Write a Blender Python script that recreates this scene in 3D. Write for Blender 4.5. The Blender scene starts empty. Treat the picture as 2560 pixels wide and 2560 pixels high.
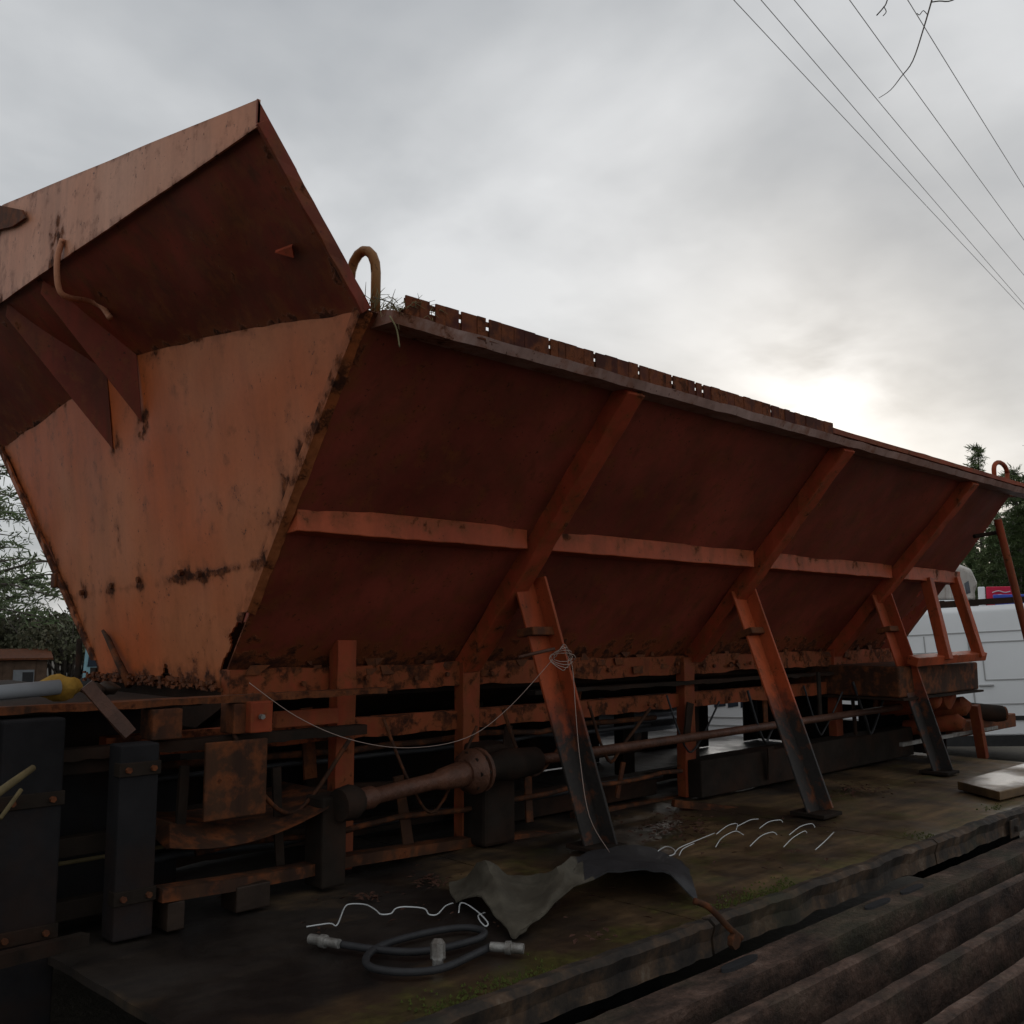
import bpy, bmesh, math, random
from mathutils import Vector, Matrix, noise as mnoise
R = random.Random(7)
scene = bpy.context.scene
# ------------------------------------------------------------------ camera
PX = 1932.0
S = 2560 / PX
F = 2480 / S
CC = PX / 2
PITCH = math.atan2(291, 2480)
YAW = math.atan2(2525, math.hypot(2480, 291))
CAM = Vector((0, 0, 1.6))
FW = Vector((math.cos(YAW) * math.cos(PITCH), math.sin(YAW) * math.cos(PITCH), math.sin(PITCH)))
RT = Vector((math.sin(YAW), -math.cos(YAW), 0))
UP = RT.cross(FW)
cd = bpy.data.cameras.new('camera')
cam = bpy.data.objects.new('camera', cd)
scene.collection.objects.link(cam)
cam.matrix_world = Matrix((RT, UP, -FW)).transposed().to_4x4()
cam.location = CAM
cd.sensor_width = 36
cd.lens = 36 * F / PX
cd.clip_start = 0.05
cd.clip_end = 3000
scene.camera = cam

def ray(x, y):
    return (FW * F + RT * (x - CC) - UP * (y - CC)) / F
def hit(x, y, n, c):
    d = ray(x, y); n = Vector(n)
    return CAM + d * ((c - n.dot(CAM)) / n.dot(d))
def onx(x, y, v): return hit(x, y, (1, 0, 0), v)
def ony(x, y, v): return hit(x, y, (0, 1, 0), v)
def onz(x, y, v): return hit(x, y, (0, 0, 1), v)
def at(x, y, d): return CAM + ray(x, y) * d

# ------------------------------------------------------------------ sky, sun, exposure
SUN = ray(1540, 730).normalized()
sun_el = math.asin(SUN.z)
sun_az = math.atan2(SUN.x, SUN.y)
w = bpy.data.worlds.new('World'); scene.world = w; w.use_nodes = True
nt = w.node_tree; N = nt.nodes; L = nt.links; N.clear()
def wn(t, **k):
    n = N.new(t)
    for a, b in k.items(): setattr(n, a, b)
    return n
out = wn('ShaderNodeOutputWorld'); add = wn('ShaderNodeAddShader')
sky = wn('ShaderNodeTexSky', sky_type='NISHITA', sun_disc=False, sun_elevation=sun_el, sun_rotation=sun_az)
bg1 = wn('ShaderNodeBackground'); bg1.inputs[1].default_value = 0.05
L.new(sky.outputs[0], bg1.inputs[0])
tc = wn('ShaderNodeTexCoord')
sep = wn('ShaderNodeSeparateXYZ'); L.new(tc.outputs['Generated'], sep.inputs[0])
zc = wn('ShaderNodeMath', operation='ADD'); zc.inputs[1].default_value = 0.22
zm = wn('ShaderNodeMath', operation='MAXIMUM'); zm.inputs[1].default_value = 0.0
L.new(sep.outputs[2], zm.inputs[0]); L.new(zm.outputs[0], zc.inputs[0])
dv = wn('ShaderNodeVectorMath', operation='DIVIDE'); cx = wn('ShaderNodeCombineXYZ')
for i in range(3): L.new(zc.outputs[0], cx.inputs[i])
L.new(tc.outputs['Generated'], dv.inputs[0]); L.new(cx.outputs[0], dv.inputs[1])
def cloud_noise(scale, detail, rough, off, dist=0.3):
    m = wn('ShaderNodeMapping'); m.inputs['Location'].default_value = off
    L.new(dv.outputs[0], m.inputs[0])
    n = wn('ShaderNodeTexNoise'); n.inputs['Scale'].default_value = scale; n.inputs['Detail'].default_value = detail
    n.inputs['Roughness'].default_value = rough; n.inputs['Distortion'].default_value = dist
    L.new(m.outputs[0], n.inputs['Vector']); return n
n1 = cloud_noise(1.15, 5, 0.5, (3.1, 1.7, 0.4)); n2 = cloud_noise(3.0, 5, 0.5, (0.3, 5.2, 1.0), 0.2)
mx = wn('ShaderNodeMath', operation='MULTIPLY_ADD'); mx.inputs[1].default_value = 0.38
L.new(n2.outputs[0], mx.inputs[0]); L.new(n1.outputs[0], mx.inputs[2])
cr = wn('ShaderNodeValToRGB'); e = cr.color_ramp.elements
e[0].position = 0.50; e[0].color = (0.41, 0.43, 0.455, 1)
e[1].position = 0.86; e[1].color = (0.78, 0.79, 0.80, 1)
k = e.new(0.66); k.color = (0.56, 0.575, 0.59, 1)
L.new(mx.outputs[0], cr.inputs[0])
# veiled sun: the cloud thins and brightens round the sun's direction
nrm = wn('ShaderNodeVectorMath', operation='NORMALIZE'); L.new(tc.outputs['Generated'], nrm.inputs[0])
dt = wn('ShaderNodeVectorMath', operation='DOT_PRODUCT'); L.new(nrm.outputs[0], dt.inputs[0]); dt.inputs[1].default_value = SUN
mp = wn('ShaderNodeMath', operation='MAXIMUM'); mp.inputs[1].default_value = 0; L.new(dt.outputs['Value'], mp.inputs[0])
def lobe(p):
    n = wn('ShaderNodeMath', operation='POWER'); n.inputs[1].default_value = p; L.new(mp.outputs[0], n.inputs[0]); return n
p1 = lobe(420); p2 = lobe(60)
nb = wn('ShaderNodeMapRange'); nb.inputs[1].default_value = 0.42; nb.inputs[2].default_value = 0.62
nb.inputs[3].default_value = 0.05; nb.inputs[4].default_value = 1.0
L.new(n2.outputs[0], nb.inputs[0])
g1 = wn('ShaderNodeMath', operation='MULTIPLY'); L.new(p1.outputs[0], g1.inputs[0]); L.new(nb.outputs[0], g1.inputs[1])
g1b = wn('ShaderNodeMath', operation='MULTIPLY'); g1b.inputs[1].default_value = 0.36; L.new(g1.outputs[0], g1b.inputs[0])
g2 = wn('ShaderNodeMath', operation='MULTIPLY_ADD'); g2.inputs[1].default_value = 0.05
L.new(p2.outputs[0], g2.inputs[0]); L.new(g1b.outputs[0], g2.inputs[2])
ga = wn('ShaderNodeMix', data_type='RGBA', blend_type='ADD'); ga.inputs[0].default_value = 1
gm = wn('ShaderNodeMix', data_type='RGBA', blend_type='MULTIPLY'); gm.inputs[0].default_value = 1
gm.inputs[6].default_value = (1.0, 0.99, 0.98, 1); L.new(g2.outputs[0], gm.inputs[7])
L.new(cr.outputs[0], ga.inputs[6]); L.new(gm.outputs[2], ga.inputs[7])
bg2 = wn('ShaderNodeBackground'); bg2.inputs[1].default_value = 0.90
L.new(ga.outputs[2], bg2.inputs[0])
L.new(bg1.outputs[0], add.inputs[0]); L.new(bg2.outputs[0], add.inputs[1])
bg1.inputs[1].default_value = 0.008
L.new(add.outputs[0], out.inputs[0])
sl = bpy.data.lights.new('sun', 'SUN'); sl.energy = 0.5; sl.angle = math.radians(20); sl.color = (1, 0.95, 0.88)
so = bpy.data.objects.new('sun', sl); scene.collection.objects.link(so)
so.rotation_euler = (-SUN).to_track_quat('-Z', 'Y').to_euler(); so.location = (0, 0, 30)
vs = scene.view_settings
vs.view_transform = 'Standard'; vs.look = 'None'; vs.gamma = 1; vs.use_curve_mapping = False
vs.exposure = 0.0

# ------------------------------------------------------------------ materials
class MatB:
    def __init__(s, name):
        s.m = bpy.data.materials.new(name); s.m.use_nodes = True
        s.t = s.m.node_tree; s.b = s.t.nodes['Principled BSDF']
        s.tc = s.t.nodes.new('ShaderNodeTexCoord')
    def n(s, t, **k):
        x = s.t.nodes.new(t)
        for a, b in k.items(): setattr(x, a, b)
        return x
    def l(s, a, b): s.t.links.new(a, b)
    def noise(s, scale, detail=4, rough=0.55, stretch=(1, 1, 1), off=(0, 0, 0), dist=0.0):
        m = s.n('ShaderNodeMapping'); m.inputs['Scale'].default_value = stretch; m.inputs['Location'].default_value = off
        s.l(s.tc.outputs['Object'], m.inputs[0])
        x = s.n('ShaderNodeTexNoise'); x.inputs['Scale'].default_value = scale; x.inputs['Detail'].default_value = detail
        x.inputs['Roughness'].default_value = rough; x.inputs['Distortion'].default_value = dist
        s.l(m.outputs[0], x.inputs['Vector']); return x.outputs[0]
    def ramp(s, v, stops):
        r = s.n('ShaderNodeValToRGB'); e = r.color_ramp.elements
        while len(e) < len(stops): e.new(0.5)
        for el, (p, c) in zip(e, stops):
            el.position = p; el.color = (c if len(c) == 4 else (*c, 1)) if isinstance(c, tuple) else (c, c, c, 1)
        s.l(v, r.inputs[0]); return r.outputs[0]
    def mix(s, f, a, b, mode='MIX'):
        x = s.n('ShaderNodeMix', data_type='RGBA', blend_type=mode)
        for i, v in ((0, f), (6, a), (7, b)):
            if isinstance(v, tuple): x.inputs[i].default_value = (*v[:3], 1)
            elif isinstance(v, (int, float)): x.inputs[i].default_value = v
            else: s.l(v, x.inputs[i])
        return x.outputs[2]
    def math(s, op, a, b=0.0, c=0.0):
        x = s.n('ShaderNodeMath', operation=op)
        for i, v in enumerate((a, b, c)):
            if isinstance(v, (int, float)): x.inputs[i].default_value = v
            else: s.l(v, x.inputs[i])
        return x.outputs[0]
    def attr(s, name):
        x = s.n('ShaderNodeAttribute'); x.attribute_name = name; return x.outputs['Fac']
    def bump(s, h, strength=0.3, dist=0.01):
        b = s.n('ShaderNodeBump'); b.inputs['Strength'].default_value = strength; b.inputs['Distance'].default_value = dist
        s.l(h, b.inputs['Height']); s.l(b.outputs[0], s.b.inputs['Normal'])
    def done(s, col, rough=0.6, metal=0.0, spec=0.5):
        if isinstance(col, tuple): s.b.inputs['Base Color'].default_value = (*col[:3], 1)
        else: s.l(col, s.b.inputs['Base Color'])
        if isinstance(rough, (int, float)): s.b.inputs['Roughness'].default_value = rough
        else: s.l(rough, s.b.inputs['Roughness'])
        s.b.inputs['Metallic'].default_value = metal; s.b.inputs['Specular IOR Level'].default_value = spec
        return s.m

RUST_D = (0.020, 0.009, 0.006); RUST_M = (0.070, 0.022, 0.010); RUST_L = (0.17, 0.052, 0.018)
def painted(name, ca, cb, cover, streak=0.35, dirt=0.25, rough=0.5, fine=16.0, off=0.0, bare=None, wear=1.0):
    """old paint (two tones) broken by rust; cover = share of rust; attribute 'rust' adds local rust"""
    M = MatB(name); o = (off, off * 1.7, off * .6)
    big = M.noise(1.6, 3, 0.5, off=o)
    f = M.noise(fine, 8, 0.62, off=o)
    st = M.noise(7.0, 5, 0.6, (1.6, 1.6, 0.16), o, 0.2)
    paint = M.mix(M.ramp(big, [(0.38, 0.0), (0.62, 1.0)]), ca, cb)
    paint = M.mix(M.math('MULTIPLY', M.ramp(st, [(0.42, 0.0), (0.72, 1.0)]), dirt), paint, (0.10, 0.045, 0.02))
    g = M.noise(60, 4, 0.6, off=o)
    paint = M.mix(0.25, paint, M.ramp(g, [(0.3, 0.6), (0.7, 1.0)]), 'MULTIPLY')
    dr = M.noise(2.7, 4, 0.6, (1, 1, .7), (o[0] + 7, 2, 5), 0.4)
    paint = M.mix(0.8 * wear, paint, M.ramp(dr, [(0.28, (0.62, 0.58, 0.56)), (0.5, (0.95, 0.93, 0.92)), (0.72, (1.22, 1.2, 1.18))]), 'MULTIPLY')
    run = M.noise(16.0, 4, 0.6, (1.0, 1.0, 0.05), (o[0], 4, 1), 0.1)
    paint = M.mix(M.math('MULTIPLY', M.ramp(run, [(0.58, 0.0), (0.74, 1.0)]), dirt * 1.3 * wear), paint, (0.085, 0.030, 0.014))
    pit = M.noise(85, 3, 0.5, off=o)
    paint = M.mix(M.ramp(M.math('MULTIPLY', pit, M.math('ADD', f, 0.5)), [(0.66 + (1 - wear) * .05, 0.0), (0.74 + (1 - wear) * .05, 0.85)]), paint, (0.05, 0.018, 0.01))
    v = M.math('ADD', f, M.math('MULTIPLY', M.math('SUBTRACT', st, 0.5), streak))
    if bare:   # paint burnt off down to dark steel where the attribute says so
        bm_ = M.ramp(M.math('ADD', M.attr('rust'), M.math('MULTIPLY', M.math('SUBTRACT', f, 0.5), 0.5)), [(0.42, 0.0), (0.60, 1.0)])
        paint = M.mix(bm_, paint, M.mix(g, bare, tuple(c * .45 for c in bare)))
    else: v = M.math('ADD', v, M.math('MULTIPLY', M.attr('rust'), 0.36))
    th = 0.86 - cover * 0.62
    mask = M.ramp(v, [(th - 0.03, 0.0), (th + 0.06, 1.0)])
    halo = M.ramp(v, [(th - 0.20, 0.0), (th - 0.02, 1.0)])
    rn = M.noise(28, 6, 0.65, off=(o[0] + 3, 1, 2))
    rust = M.ramp(rn, [(0.30, RUST_D), (0.48, RUST_M), (0.66, RUST_L)])
    paint = M.mix(M.math('MULTIPLY', halo, 0.7), paint, (0.20, 0.058, 0.018))
    col = M.mix(mask, paint, rust)
    M.bump(M.math('ADD', M.math('MULTIPLY', mask, 0.5), M.math('MULTIPLY', M.math('MULTIPLY', rn, mask), 0.8)), 0.5, 0.006)
    rr = M.mix(mask, (rough,) * 3, (0.92,) * 3)
    return M.done(col, rr, 0, 0.16)

def plain(name, col, rough=0.6, metal=0.0, var=0.35, scale=9.0, bump=0.15, spec=0.2, dirt=None):
    M = MatB(name)
    f = M.noise(scale, 6, 0.6)
    c = M.mix(1.0, col, M.ramp(f, [(0.25, 1.0 - var), (0.75, 1.0 + var * 0.4)]), 'MULTIPLY')
    if dirt:
        d = M.noise(scale * 0.35, 6, 0.65, off=(5, 2, 1))
        c = M.mix(M.ramp(d, [(0.45, 0.0), (0.68, 0.85)]), c, dirt)
    if bump: M.bump(M.noise(scale * 4, 5, 0.6), bump, 0.006)
    return M.done(c, rough, metal, spec)

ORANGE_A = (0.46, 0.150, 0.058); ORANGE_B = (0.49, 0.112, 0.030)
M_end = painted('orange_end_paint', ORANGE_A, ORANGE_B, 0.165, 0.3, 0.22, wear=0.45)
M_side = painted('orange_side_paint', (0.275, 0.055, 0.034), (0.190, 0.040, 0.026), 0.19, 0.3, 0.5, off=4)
M_rib = painted('orange_rib_paint', (0.46, 0.078, 0.033), (0.35, 0.058, 0.026), 0.20, 0.3, 0.3, off=9)
M_rail = painted('waist_rail_paint', (0.48, 0.108, 0.044), (0.41, 0.082, 0.034), 0.16, 0.3, 0.3, off=14)
M_fascia = painted('faded_fascia_paint', (0.60, 0.300, 0.190), (0.58, 0.245, 0.135), 0.18, 0.3, 0.25, off=2, wear=.6)
M_top = painted('weathered_rail_paint', (0.46, 0.32, 0.285), (0.30, 0.17, 0.14), 0.10, 0.2, 0.5, off=21)
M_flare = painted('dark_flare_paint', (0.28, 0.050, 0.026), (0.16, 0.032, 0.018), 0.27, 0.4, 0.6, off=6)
M_rust = painted('rusty_steel', (0.075, 0.030, 0.018), (0.10, 0.036, 0.017), 0.38, 0.2, 0.6, 0.8, off=30)
M_grate = painted('grate_rust', (0.085, 0.022, 0.016), (0.05, 0.015, 0.011), 0.26, 0.2, 0.5, 0.8, off=52)
M_grime = painted('grimy_brown_steel', (0.036, 0.019, 0.013), (0.050, 0.023, 0.013), 0.30, 0.2, 0.6, 0.8, off=33)
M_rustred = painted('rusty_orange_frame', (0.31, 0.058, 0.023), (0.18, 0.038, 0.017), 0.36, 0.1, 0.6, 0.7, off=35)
M_leg = painted('leg_paint', (0.46, 0.092, 0.032), (0.35, 0.064, 0.025), 0.22, 0.2, 0.4, off=41, bare=(0.045, 0.040, 0.037))
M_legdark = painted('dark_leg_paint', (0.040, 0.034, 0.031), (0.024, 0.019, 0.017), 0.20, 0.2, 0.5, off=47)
M_black = plain('black_frame_paint', (0.019, 0.018, 0.019), 0.8, 0, 0.5, 6, 0.4, 0.08, dirt=(0.034, 0.018, 0.012))
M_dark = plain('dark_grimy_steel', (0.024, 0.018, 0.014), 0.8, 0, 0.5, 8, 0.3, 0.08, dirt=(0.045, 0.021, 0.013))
M_shaft = plain('muddy_brown_shaft', (0.125, 0.052, 0.030), 0.5, 0, 0.6, 14, 0.9, 0.3, dirt=(0.05, 0.022, 0.013))
M_rubber = plain('grey_green_rubber', (0.100, 0.088, 0.066), 0.8, 0, 0.5, 14, 0.5, dirt=(0.045, 0.036, 0.025))
M_hose = plain('black_rubber_hose', (0.032, 0.032, 0.034), 0.5, 0, 0.3, 25, 0.15)
M_steel = plain('galvanised_fitting', (0.30, 0.29, 0.27), 0.5, 0.5, 0.4, 40, 0.3, dirt=(0.08, 0.06, 0.045))
M_wire = plain('white_wire', (0.60, 0.62, 0.62), 0.35, 0, 0.1, 30, 0)
M_thread = plain('pale_thread', (0.35, 0.26, 0.22), 0.6, 0, 0.1, 30, 0)
M_cable = plain('overhead_cable', (0.60, 0.605, 0.61), 0.6, 0, 0.1, 2, 0)
M_stick = plain('pale_stick_wood', (0.15, 0.115, 0.055), 0.7, 0, 0.4, 20, 0.2)
M_timber = plain('dark_wet_timber', (0.035, 0.022, 0.015), 0.6, 0, 0.5, 12, 0.3)
M_barkb = plain('grey_bark', (0.13, 0.11, 0.095), 0.9, 0, 0.5, 12, 0.4)
M_white = plain('white_van_paint', (0.74, 0.755, 0.76), 0.32, 0, 0.05, 2, 0, 0.5)
M_seam = plain('van_seam_grey', (0.36, 0.36, 0.355), 0.6, 0, 0.1, 4, 0)  # grey of the panel joints, door handle and body creases
M_glass = plain('dark_vehicle_glass', (0.03, 0.04, 0.055), 0.08, 0, 0.1, 3, 0, 0.7)
M_tyre = plain('tyre_rubber', (0.03, 0.03, 0.03), 0.85, 0, 0.3, 20, 0.2)
M_mint = plain('pale_green_paint', (0.36, 0.55, 0.46), 0.4, 0, 0.1, 4, 0)
M_blue = plain('blue_plastic', (0.05, 0.09, 0.42), 0.4, 0, 0.15, 6, 0)
M_red = plain('red_plastic', (0.55, 0.02, 0.06), 0.4, 0, 0.15, 6, 0)
M_paleblue = plain('pale_blue_cab_paint', (0.22, 0.38, 0.43), 0.4, 0, 0.15, 4, 0)
M_yellow = plain('yellow_rag', (0.34, 0.19, 0.03), 0.8, 0, 0.6, 22, 0.2)
M_greypipe = plain('grey_plastic_pipe', (0.22, 0.235, 0.25), 0.45, 0, 0.2, 10, 0.05)
M_corr = plain('grey_corrugated_sheet', (0.22, 0.23, 0.25), 0.4, 0.4, 0.4, 6, 0.1)
M_leafb = plain('fallen_leaf', (0.075, 0.034, 0.022), 0.8, 0, 0.5, 30, 0)
M_moss = plain('moss', (0.060, 0.072, 0.014), 0.95, 0, 0.5, 40, 0.2)
M_grass = plain('dry_grass', (0.22, 0.19, 0.10), 0.85, 0, 0.4, 30, 0)
M_shed = plain('shed_brown_boards', (0.12, 0.075, 0.05), 0.8, 0, 0.4, 6, 0.2)

def mk_deck(name, shaded):
    M = MatB(name)
    g = M.noise(5.0, 6, 0.6, (0.35, 4.0, 1)); b = M.noise(1.9, 5, 0.6); f = M.noise(30, 6, 0.65)
    c = M.ramp(g, [(0.3, (0.070, 0.042, 0.019)), (0.55, (0.155, 0.092, 0.040)), (0.75, (0.22, 0.138, 0.062))])
    c = M.mix(M.ramp(b, [(0.44, 0.0), (0.62, 0.8)]), c, (0.030, 0.021, 0.016))
    if shaded:   # shade under hopper and at left end painted in, less along the edge
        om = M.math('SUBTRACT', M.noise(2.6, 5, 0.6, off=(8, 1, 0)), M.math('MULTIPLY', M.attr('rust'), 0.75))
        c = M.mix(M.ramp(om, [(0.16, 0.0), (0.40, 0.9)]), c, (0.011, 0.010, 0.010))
    v = M.math('ADD', M.math('MULTIPLY', M.attr('rust'), 0.45), M.math('MULTIPLY', M.noise(6, 6, 0.7, off=(3, 3, 3)), 0.8))
    c = M.mix(M.ramp(v, [(0.58, 0.0), (0.80, 0.85)]), c, M.ramp(f, [(0.3, (0.030, 0.033, 0.008)), (0.7, (0.105, 0.105, 0.020))]))
    c = M.mix(0.5, c, M.ramp(f, [(0.25, 0.45), (0.7, 1.1)]), 'MULTIPLY')
    M.bump(f, 0.35, 0.006)
    return M.done(c, M.ramp(b, [(0.4, 0.75), (0.58, 0.36)]), 0, 0.35)
M_deck = mk_deck('wet_plywood_deck', False); M_deckshade = mk_deck('shaded_plywood_deck', True)
def mk_edge():
    M = MatB('mossy_edge_steel')
    f = M.noise(11, 7, 0.65); b = M.noise(3, 5, 0.6)
    c = M.ramp(f, [(0.3, (0.010, 0.008, 0.007)), (0.47, (0.030, 0.022, 0.016)), (0.60, (0.075, 0.045, 0.026)), (0.74, (0.15, 0.12, 0.09))])
    c = M.mix(M.ramp(b, [(0.56, 0.0), (0.72, 0.5)]), c, (0.035, 0.038, 0.018))
    M.bump(f, 0.6, 0.01)
    return M.done(c, 0.8, 0, 0.3)
M_edge = mk_edge()
def mk_beam(off):
    M = MatB('rusty_beam_steel'); o = (off, off * 2, off)
    f = M.noise(10, 8, 0.68, (0.5, 1, 1), o); b = M.noise(2.4, 5, 0.6, off=o); h = M.noise(45, 5, 0.65, off=o)
    c = M.ramp(f, [(0.3, (0.014, 0.009, 0.007)), (0.45, (0.050, 0.030, 0.021)), (0.58, (0.12, 0.070, 0.050)), (0.72, (0.24, 0.165, 0.13))])
    c = M.mix(M.ramp(b, [(0.5, 0.0), (0.68, 0.55)]), c, (0.055, 0.058, 0.032))
    c = M.mix(0.6, c, M.ramp(h, [(0.3, 0.35), (0.68, 1.15)]), 'MULTIPLY')
    M.bump(M.math('ADD', f, h), 0.7, 0.012)
    return M.done(c, 0.82, 0, 0.3)
M_beam = [mk_beam(0), mk_beam(5)]
def mk_ground():
    M = MatB('muddy_yard_ground')
    f = M.noise(0.5, 8, 0.65); g = M.noise(9, 6, 0.7)
    c = M.ramp(f, [(0.35, (0.050, 0.042, 0.031)), (0.6, (0.085, 0.072, 0.054)), (0.75, (0.055, 0.062, 0.030))])
    c = M.mix(0.6, c, M.ramp(g, [(0.3, 0.5), (0.7, 1.1)]), 'MULTIPLY')
    M.bump(g, 0.6, 0.03)
    return M.done(c, 0.85, 0, 0.3)
M_ground = mk_ground()
def mk_leaf(name, a, b):
    M = MatB(name)
    f = M.noise(0.9, 4, 0.6); g = M.noise(7, 2)
    c = M.mix(M.ramp(f, [(0.35, 0.0), (0.65, 1.0)]), a, b)
    c = M.mix(0.5, c, M.ramp(g, [(0.3, 0.6), (0.7, 1.2)]), 'MULTIPLY')
    return M.done(c, 0.7, 0, 0.3)
M_pine = mk_leaf('pine_needles', (0.062, 0.098, 0.034), (0.105, 0.135, 0.052))
M_shrub = mk_leaf('scrub_leaves', (0.085, 0.092, 0.050), (0.125, 0.115, 0.068))

# ------------------------------------------------------------------ mesh helpers
class MB:
    def __init__(s): s.v = []; s.f = []; s.a = []
    def quadbox(s, c8):
        b = len(s.v); s.v += [Vector(p) for p in c8]; s.a += [0.0] * 8
        for f in ((0, 3, 2, 1), (4, 5, 6, 7), (0, 1, 5, 4), (1, 2, 6, 5), (2, 3, 7, 6), (3, 0, 4, 7)):
            s.f.append([b + i for i in f])
        return s
    def box(s, lo, hi):
        (a, b, c), (d, e, f) = lo, hi
        return s.quadbox([(a, b, c), (d, b, c), (d, e, c), (a, e, c), (a, b, f), (d, b, f), (d, e, f), (a, e, f)])
    def beam(s, p, q, w, h, up=(0, 0, 1), seg=1, jit=0.0):
        p = Vector(p); q = Vector(q); d = (q - p).normalized(); u = Vector(up)
        sd = d.cross(u).normalized(); u = sd.cross(d).normalized()
        rows = []
        for i in range(seg + 1):
            c = p.lerp(q, i / seg)
            r = []
            for a, b in ((-1, -1), (1, -1), (1, 1), (-1, 1)):
                o = Vector((R.uniform(-jit, jit), R.uniform(-jit, jit), R.uniform(-jit, jit))) if jit else Vector()
                r.append(c + sd * (a * w / 2) + u * (b * h / 2) + o)
            rows.append(r)
        return s.loft(rows, cap=True)
    def loft(s, rows, cap=False, closed=True):
        b = len(s.v); n = len(rows[0])
        for r in rows: s.v += [Vector(p) for p in r]; s.a += [0.0] * n
        for i in range(len(rows) - 1):
            for j in range(n if closed else n - 1):
                k = (j + 1) % n
                s.f.append([b + i * n + j, b + i * n + k, b + (i + 1) * n + k, b + (i + 1) * n + j])
        if cap:
            s.f.append([b + j for j in range(n)][::-1]); s.f.append([b + (len(rows) - 1) * n + j for j in range(n)])
        return s
    def tube(s, pts, r, n=8, cap=True):
        pts = [Vector(p) for p in pts]; rs = r if isinstance(r, (list, tuple)) else [r] * len(pts)
        rows = []; d = (pts[1] - pts[0]).normalized()
        u = d.orthogonal().normalized()
        for i, p in enumerate(pts):
            t = (pts[min(i + 1, len(pts) - 1)] - pts[max(i - 1, 0)]).normalized()
            u = (u - t * u.dot(t))
            u = u.normalized() if u.length > 1e-6 else t.orthogonal().normalized()
            v = t.cross(u)
            rows.append([p + (u * math.cos(a) + v * math.sin(a)) * rs[i] for a in [2 * math.pi * k / n for k in range(n)]])
        return s.loft(rows, cap)
    def prism(s, prof, ax0, ax1):
        """prof: list of (Y, Z); extruded along X"""
        return s.loft([[(x, y, z) for y, z in prof] for x in (ax0, ax1)], cap=True)
    def plate(s, poly, off):
        poly = [Vector(p) for p in poly]; off = Vector(off)
        return s.loft([poly, [p + off for p in poly]], cap=True)
    def sheet(s, fn, nu, nv, off, rust=None, hole=None):
        """fn(u,v) -> point; two skins 'off' apart with rim; hole(u,v) leaves faces out"""
        off = Vector(off); b = len(s.v); W = nu + 1
        for k in (0, 1):
            for j in range(nv + 1):
                for i in range(W):
                    u, v = i / nu, j / nv
                    s.v.append(Vector(fn(u, v)) + off * k); s.a.append(rust(u, v) if rust else 0.0)
        lay = W * (nv + 1); keep = set()
        for j in range(nv):
            for i in range(nu):
                if not (hole and hole((i + .5) / nu, (j + .5) / nv)): keep.add((i, j))
        for (i, j) in keep:
            q = [b + j * W + i, b + j * W + i + 1, b + (j + 1) * W + i + 1, b + (j + 1) * W + i]
            s.f.append(q); s.f.append([x + lay for x in q][::-1])
            for (di, dj, e0, e1) in ((0, -1, 0, 1), (1, 0, 1, 2), (0, 1, 2, 3), (-1, 0, 3, 0)):
                if (i + di, j + dj) not in keep:
                    s.f.append([q[e1], q[e0], q[e0] + lay, q[e1] + lay])
        return s
    def build(s, name, mat, parent=None, smooth=False, bevel=0.0):
        o0 = Vector(parent_loc(parent)) if parent else Vector()
        me = bpy.data.meshes.new(name)
        me.from_pydata([tuple(p - o0) for p in s.v], [], s.f)
        at_ = me.attributes.new('rust', 'FLOAT', 'POINT'); at_.data.foreach_set('value', s.a)
        if smooth is not False:
            me.polygons.foreach_set('use_smooth', [True] * len(me.polygons))
        me.materials.append(mat)
        bm = bmesh.new(); bm.from_mesh(me); bmesh.ops.recalc_face_normals(bm, faces=bm.faces); bm.to_mesh(me); bm.free()
        if smooth == 'auto': me.set_sharp_from_angle(angle=math.radians(40))
        o = bpy.data.objects.new(name, me); scene.collection.objects.link(o)
        if parent: o.parent = parent
        if bevel:
            m = o.modifiers.new('bevel', 'BEVEL'); m.width = bevel; m.segments = 2; m.limit_method = 'ANGLE'; m.angle_limit = math.radians(35)
        return o
LOCS = {}
def parent_loc(p):
    l = Vector()
    while p: l += LOCS.get(p.name, Vector(p.location)); p = p.parent
    return l
def thing(name, label, cat, loc, group=None):
    o = bpy.data.objects.new(name, None); scene.collection.objects.link(o); o.location = loc
    o.empty_display_size = 0.1
    return tag(o, label, cat, group)
def tag(o, label, cat, group=None):
    o['label'] = label; o['category'] = cat
    if group: o['group'] = group
    return o
def kind(o, k): o['kind'] = k; return o
def nz(p, s=1.0, seed=0.0): return mnoise.noise(Vector(p) * s + Vector((seed, seed * 1.3, seed * .7)))
def spline(pts, n=8):
    pts = [Vector(p) for p in pts]; out = []
    for i in range(len(pts) - 1):
        p0 = pts[max(i - 1, 0)]; p1 = pts[i]; p2 = pts[i + 1]; p3 = pts[min(i + 2, len(pts) - 1)]
        for k in range(n):
            t = k / n
            out.append(0.5 * ((2 * p1) + (p2 - p0) * t + (2 * p0 - 5 * p1 + 4 * p2 - p3) * t * t + (3 * p1 - p0 - 3 * p2 + p3) * t ** 3))
    out.append(pts[-1]); return out

# ------------------------------------------------------------------ ground
g = MB(); n = 40
def gz(x, y): return 0.0
g.loft([[(-1200 + 2400 * i / n, -1200 + 2400 * j / n, 0) for i in range(n + 1)] for j in range(n + 1)], closed=False)
kind(g.build('ground', M_ground), 'structure')

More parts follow.
